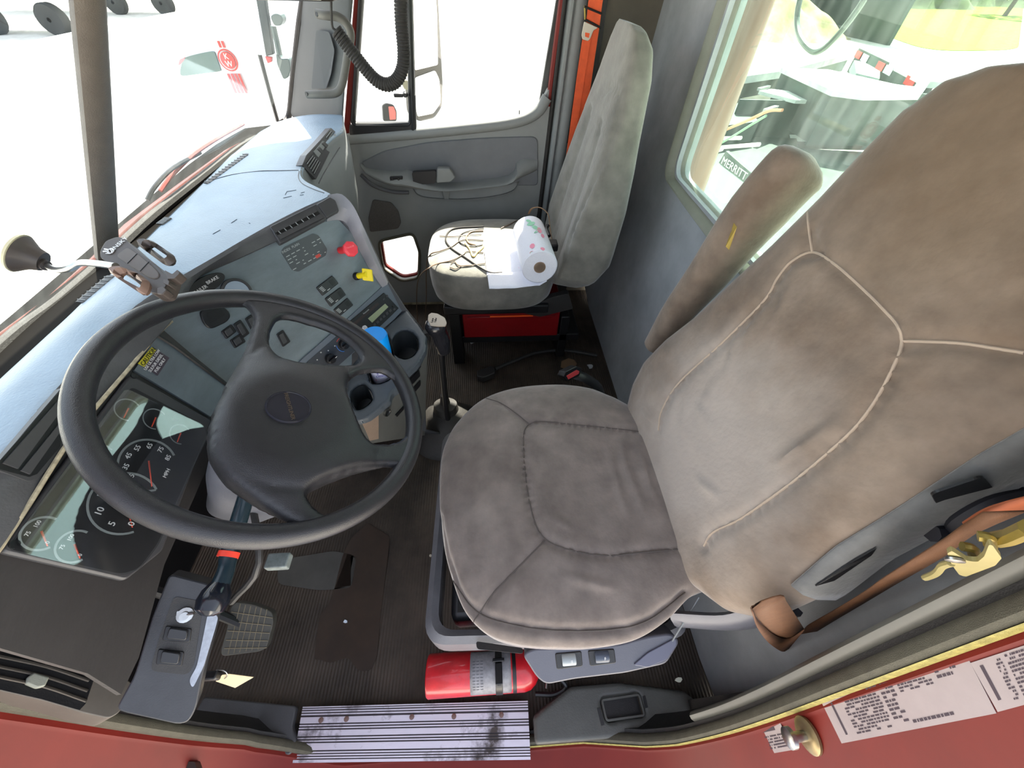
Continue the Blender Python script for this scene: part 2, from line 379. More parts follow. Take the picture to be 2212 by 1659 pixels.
# window frame: sides, divider, vent window frame
zt = 1.5
def up_to(p, q, z):       # extend line p->q (3D) to height z
    t = (z-p.z)/(q.z-p.z); return p+(q-p)*t
A0, A1 = pd(748, 288), pd(772, 0); fA = up_to(A0, A1, zt)
D0, D1 = pd(893, 280), pd(885, 0); fD = up_to(D0, D1, zt)
B0, B1 = pd(1186, 230), pd(1216, 0); fB = up_to(B0, B1, zt)
MB().tube([A0+V((0, .01, 0)), A1+V((0, .01, 0)), fA+V((0, .01, 0)), V((fD.x, YD+.01, zt)), fB+V((0, .01, 0)), B1+V((0, .01, 0)), B0+V((0, .01, 0))], .013, 8, 1).obj('door_frame', m_red, door)
vf = [pd(762, 270), pd(776, 60), up_to(pd(762, 270), pd(776, 60), zt-.03), V((fD.x-.015, YD, zt-.03)), pd(884, 40), pd(888, 270)]
MB().tube(rnd([p+V((0, .004, 0)) for p in vf], .02), .008, 8, 1, closed=True, flat=(.018, .010)).obj('vent_window_frame', m_black, door)
MB().prism([pd(756, 269, -.012), pd(884, 263, -.012), pd(882, 205, -.012), pd(898, 205, -.012), pd(900, 278, -.012), pd(800, 289, -.012), pd(757, 292, -.012)], (0, .02, 0)).obj('vent_lower_bar', m_black, door, bevel=.003)
MB().tube([D0+V((0, 0, -.004)), D1, fD], .008, 8, 1, flat=(.016, .012)).obj('window_divider', m_black, door)
MB().prism([vf[0]+V((0, .012, 0)), vf[2]+V((0, .012, 0)), vf[3]+V((0, .012, 0)), vf[5]+V((0, .012, 0))], (0, .004, 0)).obj('vent_window_glass', g_clear, door, smooth=False)
MB().prism([D0+V((.005, .02, 0)), fD+V((.005, .02, 0)), fB+V((0, .02, 0)), B1+V((0, .02, 0)), pd(1180, 225, .02), pd(1130, 250, .02), pd(1000, 268, .02)], (0, .004, 0)).obj('window_glass', g_clear, door, smooth=False)
vl = MB().lathe([(.009, 0), (.011, .006), (.007, .02)], pd(876, 203, -.002), (0, -1, 0), 12).obj('vent_latch', m_black, door)
MB().box(pd(862, 204, -.016), (.035, .008, .012)).obj('latch_lever', m_black, vl, bevel=.003)
for px_, py_ in ((1123, 252),): MB().box(pd(px_, py_, .03), (.004, .004, .03)).box(pd(px_-6, py_+8, .03), (.018, .004, .004)).obj('wiper_clip', m_black, door)
MB().prism([V((.19, 1.925, 0)), V((.205, 1.925, .62)), V((.235, 1.925, .95)), V((.275, 1.925, 1.25)), V((.32, 1.925, 1.72)), V((.46, 1.925, 1.72)), V((.46, 1.925, 0))], (0, .02, 0)).obj('door_jamb', m_dark, sthing('trim_4', (.33, 1.93, 0)))
# passenger B pillar stripes
pil = sthing('wall_right', (.33, 1.88, 0))
def pstripe(name, px0, px1, m, dy, r, fl, z0=.02):
    a, b = pd(*px0, dy), pd(*px1, dy); lo = up_to(a, b, z0); hi = up_to(a, b, 1.72)
    MB().tube([lo, hi], r, 10, 1, flat=fl, up=(1, 0, 0)).obj(name, m, pil)
pstripe('door_seal', (1168, 430), (1220, 0), m_rubber, .004, .01, (.009, .012))
pstripe('pillar_edge', (1180, 430), (1236, 0), m_grey, .006, .012, (.014, .02))
pstripe('pillar_trim', (1197, 430), (1255, 0), m_grey, .016, .02, (.026, .02))
MB().box((.40, 1.955, .86), (.1, .03, 1.7)).obj('pillar_backing', m_corner, pil)
MB().prism([V((.305, 1.86, .02)), V((.305, 1.86, .78)), V((.335, 1.86, .80)), V((.38, 1.88, .80)), V((.38, 1.88, .02))], (0, .05, 0)).obj('pillar_lower_cover', m_door, pil, bevel=.006)
# passenger sill
struct(MB().box((-.2, 1.875, .006), (1.1, .05, .02)).obj('trim_5', mat('worn_sill', (150, 140, 115), .5, .5, 30, .4, 300, metal=.4)))
tree_of = lambda mb: BVHTree.FromPolygons(mb.v, mb.f)
# ---------------------------------------------------------------- windshield, pillars
def wsx(z, y): return -.84+.66*(z-.89)-.10*((y-.86)/.95)**2*0 + (.0 if y < .4 else .0)
def wsp(y, z, h=0): return V((wsx(z, y)-.0+h, y, z))
post = MB(); pa, pb = at(230, 525, Y=.84), at(190, 0, Y=.84); pc = up_to(pa, pb, 1.66)
pdir = (pb-pa).normalized(); pa2 = pa-pdir*.03
post.tube([pa2, pb, pc], .02, 10, 1, flat=(.03, .016), up=(0, 1, 0))
struct(post.obj('trim_6', mat('windshield_post', (92, 84, 76), .6, .1, 40, .4, 500)))
WP = Pl(pa, pa+V((0, 1, 0)), pb)
wbase = [(0, 745), (130, 640), (250, 520), (330, 450), (430, 370), (520, 300), (585, 270)]
# glass panes
def wpt(y, z):
    t = (z-pa.z)/(pb.z-pa.z); return V((pa.x+(pb.x-pa.x)*t, y, z))
wl = glass('windshield_glass', (.97, 1, .99), .02, 7, .6)
struct(MB().prism([wpt(-.0, .875), wpt(-.0, 1.68), wpt(.83, 1.68), wpt(.83, .875)], WP.n*-.006).obj('window_2', wl, smooth=False))
wr_px = [(655, 0), (645, 60), (632, 165), (626, 235), (615, 262), (590, 280)]
wr = [at(x, y, Y=1.80) for x, y in wr_px]
struct(MB().prism([wpt(.85, .875), wpt(.85, 1.68), wpt(1.84, 1.68), wpt(1.84, .875)], WP.n*-.006).obj('window_3', wl, smooth=False))
seal = [WP.px(*p) for p in [(0, 752), (130, 650), (240, 552), (330, 468), (430, 388), (520, 318), (575, 290), (605, 273), (624, 250), (632, 180), (646, 60), (655, 0)]]
sl = up_to(WP.px(646, 60), WP.px(655, 0), 1.66)
struct(MB().tube([seal[0]+V((.05, -.35, 0))]+seal+[sl], .012, 8, 4).obj('trim_7', m_rubber))
# right A pillar trim: between windshield seal and door frame
a1 = [WP.px(628, 235), WP.px(634, 165), WP.px(647, 60), WP.px(655, 0)]; a1.append(up_to(a1[1], a1[3], 1.68))
b1 = [pd(744, 290, -.03), pd(752, 190, -.03), pd(760, 90, -.03), pd(768, 0, -.03)]; b1.append(up_to(b1[0], b1[3], 1.68))
a1 = [wpt(a1[0].y, .86)]+a1; b1 = [V((b1[0].x-.01, b1[0].y, .70))]+b1
rows = []
for a, b in zip(a1, b1):
    mid = a.lerp(b, .5)+V((.03, -.03, 0)); rows.append([a, a.lerp(mid, .5)+V((.008, -.012, 0)), mid, b.lerp(mid, .5)+V((.008, -.006, 0)), b])
plm = MB().loft(rows); wfr = struct(plm.obj('wall_front_right', mat('pillar_trim', (70, 73, 73), .6, .06, 9, .25, 700), solid=.01, sub=1))
tpl = tree_of(plm)
rq = [hit(tpl, x, y, .022) for x, y in [(694, 66), (722, 70), (734, 110), (726, 160), (716, 192), (684, 192)]]
if all(r is not None for r in rq): MB().add(rnd(rq, .01), [list(range(36))]).obj('pillar_recess', mat('recess_grey', (62, 66, 68), .7), wfr, smooth=False)
# ================================================================ seats
from mathutils.kdtree import KDTree
def velour(name, c1, c2, s=4, rib=True):
    m = mat(name, c1, .85, 0, s, 0, 300, sheen=.5, c2=c2)
    nt = m.node_tree; N = nt.nodes; L = nt.links; b = N['Principled BSDF']
    tc = N.new('ShaderNodeTexCoord'); n = N.new('ShaderNodeTexNoise'); n.inputs['Scale'].default_value = 90; n.inputs['Detail'].default_value = 8
    L.new(tc.outputs['Object'], n.inputs['Vector'])
    w = N.new('ShaderNodeTexWave'); w.wave_type = 'BANDS'; w.bands_direction = 'X'; w.inputs['Scale'].default_value = 110; w.inputs['Distortion'].default_value = 1.5; L.new(tc.outputs['Object'], w.inputs[0])
    ad = N.new('ShaderNodeMath'); ad.operation = 'MULTIPLY_ADD'; ad.inputs[1].default_value = .10 if rib else 0; L.new(w.outputs['Fac'], ad.inputs[0]); L.new(n.outputs['Fac'], ad.inputs[2])
    bp = N.new('ShaderNodeBump'); bp.inputs['Strength'].default_value = .35; bp.inputs['Distance'].default_value = .003; L.new(ad.outputs[0], bp.inputs['Height']); L.new(bp.outputs[0], b.inputs['Normal'])
    # nap marks: finer mottling multiplied in
    src = b.inputs['Base Color'].links[0].from_socket
    n3 = N.new('ShaderNodeTexNoise'); n3.inputs['Scale'].default_value = 22; n3.inputs['Detail'].default_value = 7; L.new(tc.outputs['Object'], n3.inputs['Vector'])
    mr = N.new('ShaderNodeMapRange'); mr.inputs[1].default_value = .3; mr.inputs[2].default_value = .7; mr.inputs[3].default_value = .8; mr.inputs[4].default_value = 1.18; L.new(n3.outputs['Fac'], mr.inputs[0])
    mx = N.new('ShaderNodeVectorMath'); mx.operation = 'SCALE'; L.new(src, mx.inputs[0]); L.new(mr.outputs[0], mx.inputs['Scale']); L.new(mx.outputs[0], b.inputs['Base Color'])
    return m
m_vel = velour('brown_velour', (106, 95, 88), (134, 123, 115), 5)
m_velp = velour('grey_velour', (112, 110, 102), (130, 127, 118), 4)
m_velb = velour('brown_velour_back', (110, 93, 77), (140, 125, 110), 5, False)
def light_and_wear(m, c, r, col, amt):
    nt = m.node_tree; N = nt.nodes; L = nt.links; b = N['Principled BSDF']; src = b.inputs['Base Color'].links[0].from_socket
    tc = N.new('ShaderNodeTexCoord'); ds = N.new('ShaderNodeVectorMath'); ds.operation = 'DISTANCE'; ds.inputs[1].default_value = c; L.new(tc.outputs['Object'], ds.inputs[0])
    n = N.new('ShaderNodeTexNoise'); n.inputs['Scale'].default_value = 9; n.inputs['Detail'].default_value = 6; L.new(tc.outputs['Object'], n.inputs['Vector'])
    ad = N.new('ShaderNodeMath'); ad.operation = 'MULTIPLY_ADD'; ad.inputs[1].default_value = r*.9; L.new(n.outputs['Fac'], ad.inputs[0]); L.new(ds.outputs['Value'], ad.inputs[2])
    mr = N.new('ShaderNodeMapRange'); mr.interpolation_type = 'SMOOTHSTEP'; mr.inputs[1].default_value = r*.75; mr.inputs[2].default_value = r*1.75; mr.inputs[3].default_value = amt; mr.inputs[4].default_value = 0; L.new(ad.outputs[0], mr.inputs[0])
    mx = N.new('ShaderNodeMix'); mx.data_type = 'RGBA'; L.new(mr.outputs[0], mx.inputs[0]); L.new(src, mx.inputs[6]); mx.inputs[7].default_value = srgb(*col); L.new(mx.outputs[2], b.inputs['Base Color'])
light_and_wear(m_velb, (.27, -.02, .70), .24, (184, 174, 164), .7); light_and_wear(m_velb, (.42, .03, 1.25), .24, (108, 88, 62), .45)  # windshield light low and roof shade high painted in, partly real wear and grime
m_vside = velour('grey_side_fabric', (100, 100, 98), (118, 118, 116), 6, False)
m_seam = mat('seam_thread', (88, 80, 74), .8); m_pipe = mat('seam_piping', (178, 160, 140), .8, sheen=.5)
def seamdisp(mb, lines, depth, sig, taper=False):
    for ln in lines:
        if len(ln) < 2: continue
        P = resample(cat(ln, 6), 60); k = KDTree(len(P))
        for i, p in enumerate(P): k.insert(p, i)
        k.balance()
        cen = V((0, 0, 0))
        for v in mb.v: cen += v
        cen /= len(mb.v)
        nr = mb._n
        for i, v in enumerate(mb.v):
            _, j, d = k.find(v)
            if d < sig*3.2: mb.v[i] = v-nr[i]*(depth*exp(-(d/sig)**2)*(sin(pi*j/59) if taper else 1))
def normals(mb):
    me = bpy.data.meshes.new('x'); me.from_pydata(mb.v, [], mb.f); bm = bmesh.new(); bm.from_mesh(me); bmesh.ops.recalc_face_normals(bm, faces=bm.faces); bm.normal_update()
    mb._n = [v.normal.copy() for v in bm.verts]; bm.free(); bpy.data.meshes.remove(me)
def tree(mb): return BVHTree.FromPolygons(mb.v, mb.f)
def onto(tr, px, off=0, fb=None):
    o = []
    for x, y in px:
        h = hit(tr, x, y, off)
        if h is not None: o.append(h)
    return o
def cushion(out, zs, ztop, dome, bowl, nr=70, ns=220):
    """out: closed outline (plan), zs: height of widest line; rows from centre outwards and down the side"""
    O = resample(cat(out, 8, True)+[cat(out, 8, True)[0]], ns+1)[:ns]
    c = V((0, 0, 0))
    for p in O: c += p
    c /= ns; rows = []
    for i in range(nr):
        s = (i+.5)/nr; s2 = sin(s*pi/2)**.9
        rows.append([V((c.x+(p.x-c.x)*s2, c.y+(p.y-c.y)*s2, zs+(ztop-zs)*(max(0, 1-s2**dome))**.62-bowl*exp(-(s2*2.2)**2))) for p in O])
    for k, (sc, dz) in enumerate([(1.0, -.012), (.995, -.03), (.985, -.06), (.965, -.085), (.93, -.1), (.6, -.1), (.02, -.1)]):
        rows.append([V((c.x+(p.x-c.x)*sc, c.y+(p.y-c.y)*sc, zs+dz)) for p in O])
    mb = MB().loft(rows, cu=True); mb.f.append(list(range(ns))); return mb
drv = thing('driver_seat', 'brown velour high-back driver seat beside the open door, behind the steering wheel', 'seat', (.15, .425, 0))
outp = [(953, 1000), (950, 1080), (957, 1170), (975, 1245), (1005, 1320), (1055, 1370), (1120, 1392), (1200, 1399), (1290, 1397), (1375, 1380), (1440, 1340), (1490, 1290)]
outf = [(1345, 862), (1315, 848), (1270, 832), (1200, 825), (1110, 833), (1040, 858), (988, 905), (962, 950)]
out = [at(x, y, Z=.515) for x, y in outp]+[V((.44, .2, .515)), V((.475, .30, .515)), V((.485, .42, .515)), V((.47, .56, .515))]+[at(x, y, Z=.53) for x, y in outf]
cu = cushion(out, .515, .575, 3.2, .012)
tr0 = tree(cu); normals(cu)
s1 = [(1330, 925), (1425, 940)]
seams = [[(1520, 1182), (1400, 1192), (1310, 1200), (1240, 1190), (1185, 1170), (1160, 1140), (1145, 1090), (1135, 1030), (1131, 970), (1133, 930), (1150, 913), (1180, 911), (1240, 917), (1330, 926), (1425, 938)],
         [(1035, 857), (1080, 870), (1115, 893), (1142, 915)], [(1178, 1166), (1120, 1225), (1065, 1283), (1036, 1325), (1018, 1352)],
         [(952, 1120), (965, 1215), (990, 1272), (1035, 1325), (1110, 1350), (1200, 1362), (1320, 1360), (1400, 1340), (1480, 1280)]]
folds = [[(1345, 940), (1350, 1000), (1375, 1060), (1400, 1130)], [(1310, 950), (1325, 1010), (1340, 1070), (1370, 1130)], [(1180, 1110), (1240, 1145)], [(1380, 960), (1400, 1040), (1430, 1100)], [(1200, 1240), (1290, 1262), (1350, 1270)]]
S3 = [onto(tr0, s) for s in seams]; F3 = [onto(tr0, s) for s in folds]
seamdisp(cu, S3, .008, .009); normals(cu); seamdisp(cu, F3, -.006, .009, True); seamdisp(cu, F3[:2], .003, .03)
cuo = cu.obj('seat_cushion', m_vel, drv)
st = MB(); tr1 = tree(cu)
for s in seams:
    q = onto(tr1, s, .0002)
    if len(q) > 1: st.tube(onto(tr1, [(a.x, a.y) for a in cat([V((x, y, 0)) for x, y in s], 6)], .0007), .0013, 6, 1)
st.obj('cushion_seam', m_seam, cuo)
# ---- backrest
ED = V((.33, 0, 1)).normalized(); NDr = V((-ED.z, 0, ED.x)); OD = V((.385, .425, .6))
def interp(tab, s):
    if s <= tab[0][0]: return tab[0][1]
    for (a, b), (c, d) in zip(tab, tab[1:]):
        if s <= c: t = (s-a)/(c-a); t = t*t*(3-2*t); return b+(d-b)*t
    return tab[-1][1]
def backrest(O, E, Nn, s0, s1, w, T, bol, nrow=110, m=150, ex=.55, et=.75):
    rows = []
    for i in range(nrow):
        q = i/(nrow-1); s = s0+(s1-s0)*(.5-.5*cos(pi*q)); 
        row = []; ww = w(s); tt = T(s)
        for k in range(m):
            a = 2*pi*k/m; ca, sa = cos(a), sin(a)
            y = ww*math.copysign(abs(ca)**ex, ca); d = math.copysign(abs(sa)**et, sa)
            off = d*tt/2-tt/2
            if sa > 0: off += bol(y/max(ww, 1e-4), s)*min(1, sa*3)
            row.append(O+E*s+V((0, y, 0))+Nn*off)
        rows.append(row)
    mb = MB().loft(rows, cu=True, cap=True); return mb
wtab = [(-.12, .02), (-.10, .16), (-.07, .245), (-.03, .29), (.03, .312), (.12, .303), (.22, .275), (.31, .262), (.42, .243), (.52, .232), (.60, .228), (.65, .222), (.69, .195), (.71, .15), (.722, .09), (.728, .02)]
def wlin(tab):
    def f(s):
        if s <= tab[0][0]: return tab[0][1]
        for (a, b), (c, d) in zip(tab, tab[1:]):
            if s <= c: return b+(d-b)*(s-a)/(c-a)
        return tab[-1][1]
    return f
Tt = wlin([(-.12, .02), (-.09, .09), (-.03, .13), (.2, .13), (.5, .12), (.66, .10), (.7, .07), (.728, .012)])
bol = lambda y, s: (.022*(abs(y)**2.2)*(1-abs(y)**9)*max(0, 1-abs(s-.08)/.62) - .012*(1-y*y)*exp(-((s-.2)/.18)**2)+.008*(1-y*y))
bk = backrest(OD, ED, NDr, -.12, .728, wlin(wtab), Tt, bol, 190, 240)
tb = tree(bk); normals(bk)
bs = [[(1752, 400), (1745, 450), (1748, 500), (1755, 545)],
      [(1422, 930), (1430, 885), (1468, 825), (1560, 740), (1650, 650), (1680, 600), (1710, 565), (1755, 545), (1800, 568), (1860, 620), (1915, 675), (1940, 705), (1948, 735), (1940, 770), (1900, 850), (1850, 920), (1780, 985), (1700, 1050), (1600, 1120), (1540, 1150), (1520, 1180)],
      [(1948, 737), (2000, 738), (2080, 742), (2160, 754), (2212, 762)]]
bsm = [onto(tb, s) for s in bs]
bf = [[(1722, 735), (1660, 810), (1600, 880), (1560, 925), (1520, 960)], [(1700, 610), (1690, 655), (1672, 700)], [(1625, 690), (1610, 740)], [(1585, 720), (1575, 790), (1560, 830)], [(1480, 830), (1475, 900), (1470, 960), (1475, 1010)], [(1455, 850), (1448, 900), (1452, 950)],
      [(1365, 830), (1385, 880), (1412, 915)], [(1500, 1030), (1560, 1080)], [(1820, 900), (1740, 960), (1660, 1010)], [(1560, 800), (1520, 870), (1500, 940), (1480, 990)]]
bfm = [onto(tb, s) for s in bf]
seamdisp(bk, bsm, .009, .011); normals(bk); seamdisp(bk, bfm, -.0055, .007, True); normals(bk); seamdisp(bk, [[p+V((0, .014, .004)) for p in q] for q in bfm], .003, .008, True)
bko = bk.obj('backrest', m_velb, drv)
t2 = tree(bk); sp = MB()
for s in bs:
    q = onto(t2, [(a.x, a.y) for a in cat([V((x, y, 0)) for x, y in s], 6)], .0003)
    if len(q) > 1: sp.tube(q, .0020, 6, 1)
sp.obj('backrest_piping', m_pipe, bko)
# side shell of the backrest (near side), with slots
def sd(s, f, y=0): return OD+ED*s+NDr*f+V((0, y, 0))
def yn(s): return -wlin(wtab)(s)+.012
shell = MB(); rws = []
for i in range(30):
    s = .13+.55*i/29; y0 = yn(s); r = []
    for f, dy in ((-.02, .0), (-.035, -.012), (-.06, -.018), (-.10, -.018), (-.13, -.01), (-.145, .02)):
        r.append(sd(s, f, y0+dy))
    rws.append(r)
shell.loft(rws); sh = shell.obj('side_shell', m_vside, drv, solid=.004)
sl = MB()
slot = [(1735, 1290), (1760, 1262), (1830, 1215), (1890, 1180), (1880, 1195), (1800, 1250)]
tsh = tree(shell)
q = onto(tsh, slot, .001)
if len(q) > 3: sl.prism(q, -V((0, 1, 0))*.002).obj('side_slot', m_black, sh, smooth=False)
for s_, y_ in ():
    pass
# seat base: plastic surround, pedestal, control panel
zb = .36
fr = [at(x, y, Z=zb) for x, y in [(930, 1180), (926, 1340), (935, 1385), (985, 1412), (1130, 1418)]]
bo = rnd([V((-.165, .145, zb)), V((.42, .125, zb)), V((.42, .70, zb)), V((-.155, .70, zb))], .05, 6)
bi = [p+(V((.13, .42, zb))-p).normalized()*.035 for p in bo]
sb = MB(); sb.loft([[p+V((0, 0, dz)) for p in r] for r, dz in ((bi, -.01), (bi, .0), ([a.lerp(b, .5) for a, b in zip(bo, bi)], .012), (bo, .0), (bo, -.05), ([p+V((0, 0, 0)) for p in bo], -.09), (bi, -.09))], cu=True, cv=True)
sb.obj('base_surround', mat('seat_plastic', (98, 98, 102), .45, .12, 20, .2, 400), drv)
MB().box((.14, .42, .30), (.50, .46, .10)).box((.14, .42, .14), (.40, .34, .26)).obj('pedestal', m_black, drv, bevel=.015)
MB().box((.14, .42, .40), (.42, .40, .12)).obj('suspension', m_black, drv, bevel=.02)
MB().prism(rnd([at(1028, 1385, Z=.374), at(1130, 1400, Z=.374), at(1130, 1412, Z=.374), at(1030, 1402, Z=.374)], .006), (0, 0, -.004)).obj('base_slot', m_black, drv, smooth=False)
# control panel
CPp = Pl(at(1140, 1410, Z=.40), at(1440, 1385, Z=.42), at(1165, 1465, Z=.375))
m_ctl = mat('seat_control_plastic', (86, 87, 96), .38, .06, 10, .1, 500)
cpt = rnd([CPp.px(*p) for p in [(1128, 1415), (1150, 1402), (1250, 1398), (1340, 1392), (1400, 1375), (1450, 1368), (1470, 1385), (1440, 1435), (1350, 1455), (1240, 1468), (1180, 1480), (1160, 1465)]], .012, 4)
cpb = MB().prism(cpt, -CPp.n*.045).obj('control_panel', m_ctl, drv, bevel=.008, seg=3)
for i, (qx, m_) in enumerate((([(1199, 1412), (1256, 1407), (1259, 1440), (1203, 1447)], mat('light_rocker', (150, 158, 160), .3)), ([(1270, 1406), (1327, 1402), (1331, 1433), (1275, 1440)], mat('blue_rocker', (70, 78, 92), .3)))):
    s_ = MB().prism(rnd(CPp.pxs(qx, .002), .004), -CPp.n*.006).obj('rocker_switch', m_black, cpb, bevel=.0015)
    c = sum((CPp.px(*p, .004) for p in qx), V((0, 0, 0)))/4
    uu = CPp.dir(*qx[0], *qx[1]); rk = MB().lathe([(.011, -.014), (.012, -.012), (.012, .012), (.011, .014)], c-CPp.n*.006, uu, 20)
    rk.obj('rocker', m_, s_)
    uu2 = CPp.n.cross(uu)
    MB().text('II' if i == 0 else 'F', c+CPp.n*.0062+uu*.005, uu, CPp.n.cross(uu), .008).obj('rocker_mark', mat('white_print', (225, 225, 225), .6), s_)
hd = rnd([CPp.px(*p, .003) for p in [(1368, 1437), (1400, 1410), (1460, 1378), (1462, 1395), (1440, 1425), (1400, 1442)]], .005, 4)
MB().prism(hd, -CPp.n*.02).obj('recline_lever', mat('lever_plastic', (84, 86, 104), .4), drv, bevel=.004)
# recliner side bracket + dark housing behind cushion near side
MB().tube([V((.36, .15, .44)), V((.45, .13, .5)), V((.50, .13, .60))], .02, 8, 5, flat=(.012, .04)).obj('recliner_bracket', m_ctl, drv)
MB().tube([at(1452, 1385, Z=.44), at(1510, 1290, Z=.50)], .0018, 6, 1).obj('linkage_rod', m_grey, drv)
# near armrest pivot opening with yellow metal and black stub
m_yel = mat('yellow_zinc', (150, 132, 66), .35, .15, 30, metal=.6)
BS = Pl(sd(.45, -.05, -.245), sd(.6, -.05, -.24), sd(.45, -.12, -.247))
def spx(L, h=0): return [BS.px(x, y, h) for x, y in L]
pv = MB().prism(rnd(spx([(2012, 1068), (2125, 1030), (2150, 1060), (2110, 1110), (2040, 1120)], .006), .008), -BS.n*.003).obj('pivot_opening', m_black, sh, smooth=False)
MB().lathe([(.0, .0), (.012, 0), (.012, .012), (.006, .02)], BS.px(2050, 1100, -.0), BS.n, 14).obj('pivot_bolt', m_yel, pv)
MB().tube([BS.px(2012, 1150, .02), BS.px(2060, 1150, .022), BS.px(2078, 1125, .02), BS.px(2140, 1090, .015), BS.px(2212, 1072, .01)], .012, 8, 5).obj('armrest_stub', mat('black_foam', (42, 42, 48), .6), drv)
# far armrest folded up
ar = MB(); P = [V((.475, .80, .60)), V((.50, .80, .72)), V((.535, .795, .84)), V((.565, .79, .96)), V((.60, .785, 1.06)), V((.625, .78, 1.105))]
rws = []; PP = cat(P, 6); 
for i, p in enumerate(PP):
    t = i/(len(PP)-1); d = (PP[min(i+1, len(PP)-1)]-PP[max(i-1, 0)]).normalized(); u = V((0, 1, 0)); w_ = d.cross(u)
    r = (.030+.032*min(1, t*1.5))*(1 if t < .86 else sqrt(max(0.02, 1-((t-.86)/.14)**2))); ry = (.030+.018*min(1, t*1.5))*(1 if t < .86 else sqrt(max(0.02, 1-((t-.86)/.14)**2)))
    rws.append([p+u*ry*math.copysign(abs(cos(a))**.75, cos(a))+w_*r*math.copysign(abs(sin(a))**.8, sin(a)) for a in [2*pi*k/28 for k in range(28)]])
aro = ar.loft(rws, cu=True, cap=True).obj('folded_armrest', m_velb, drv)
ta = tree(ar)
q = onto(ta, [(1568, 532), (1575, 540), (1592, 490), (1586, 482)], .001) 
if len(q) == 4: MB().prism(q, V((0, .002, 0))).obj('armrest_zip', m_yel, aro)
# ---- passenger seat
ps = thing('passenger_seat', 'grey velour high-back passenger seat with paper towels and wires on it', 'seat', (.0, 1.51, 0))
zc = .53; CX = .02; CY = 1.508
out = []
for k in range(64):
    a = 2*pi*k/64; ca, sa = cos(a), sin(a)
    out.append(V((CX+.262*math.copysign(abs(ca)**.62, ca), CY+.238*math.copysign(abs(sa)**.62, sa), zc)))
def cushion2(out, zs, ztop, zbot):
    ns = len(out); c = V((CX, CY, zs)); rows = []
    for i in range(30):
        s2 = sin((i+.5)/30*pi/2)**.85; rows.append([V((c.x+(p.x-c.x)*s2, c.y+(p.y-c.y)*s2, zs+(ztop-zs)*(max(0, 1-s2**4))**.55-.008*exp(-(s2*2)**2))) for p in out])
    for sc, dz in [(1.0, -.02), (1.004, -.06), (.995, -.10), (.97, -.135), (.92, -.155), (.02, -.155)]: rows.append([V((c.x+(p.x-c.x)*sc, c.y+(p.y-c.y)*sc, zs+dz)) for p in out])
    mb = MB().loft(rows, cu=True); mb.f.append(list(range(ns))); return mb
pc_ = cushion2([p for p in cat(out, 3, True)], zc, .572, .38)
PCT = tree(pc_)
pc_.obj('seat_cushion', m_velp, ps)
EP = V((.19, 0, 1)).normalized(); NP = V((-EP.z, 0, EP.x)); OPs = V((.275, 1.50, .50))
wP = wlin([(-.06, .08), (-.045, .15), (-.02, .20), (.03, .235), (.15, .245), (.3, .24), (.42, .225), (.55, .192), (.64, .168), (.70, .14), (.735, .105), (.75, .06), (.757, .01)])
TP = wlin([(-.06, .02), (-.04, .07), (0, .15), (.1, .19), (.3, .165), (.5, .125), (.65, .10), (.71, .08), (.74, .05), (.757, .01)])
bolP = lambda y, s: .05*(abs(y)**2.0)*max(0, 1-abs(s-.12)/.5)*(1 if True else 0)-.01*exp(-((abs(y)-.42)/.10)**2)*(1 if s < .52 else 0)*max(0, min(1, (s)/.1))-.006*(1-y*y)*(1 if s < .5 else 0)
pb_ = backrest(OPs, EP, NP, -.06, .745, wP, TP, bolP, 90, 130, .5, .5)
tpb = tree(pb_); normals(pb_)
gv = [onto(tpb, q) for q in ([(1195, 545), (1200, 500), (1222, 440), (1252, 350), (1280, 270), (1300, 212), (1316, 188), (1330, 195), (1340, 225), (1332, 270), (1306, 340), (1270, 420), (1240, 490), (1222, 550)], [(1262, 330), (1290, 240), (1300, 215)])]
seamdisp(pb_, gv[:1], .008, .011)
pb_.obj('backrest', m_velp, ps)
MB().box((.03, 1.51, .355), (.44, .40, .04)).box((-.16, 1.68, .2), (.03, .03, .3)).box((.25, 1.68, .2), (.03, .03, .3)).obj('seat_frame', m_black, ps, bevel=.006)
MB().prism(rnd([V((.26, 1.33, .40)), V((.33, 1.33, .42)), V((.36, 1.33, .34)), V((.22, 1.33, .30)), V((.12, 1.33, .33))], .01), (0, .03, 0)).obj('recliner_cover', m_dark, ps, bevel=.004)
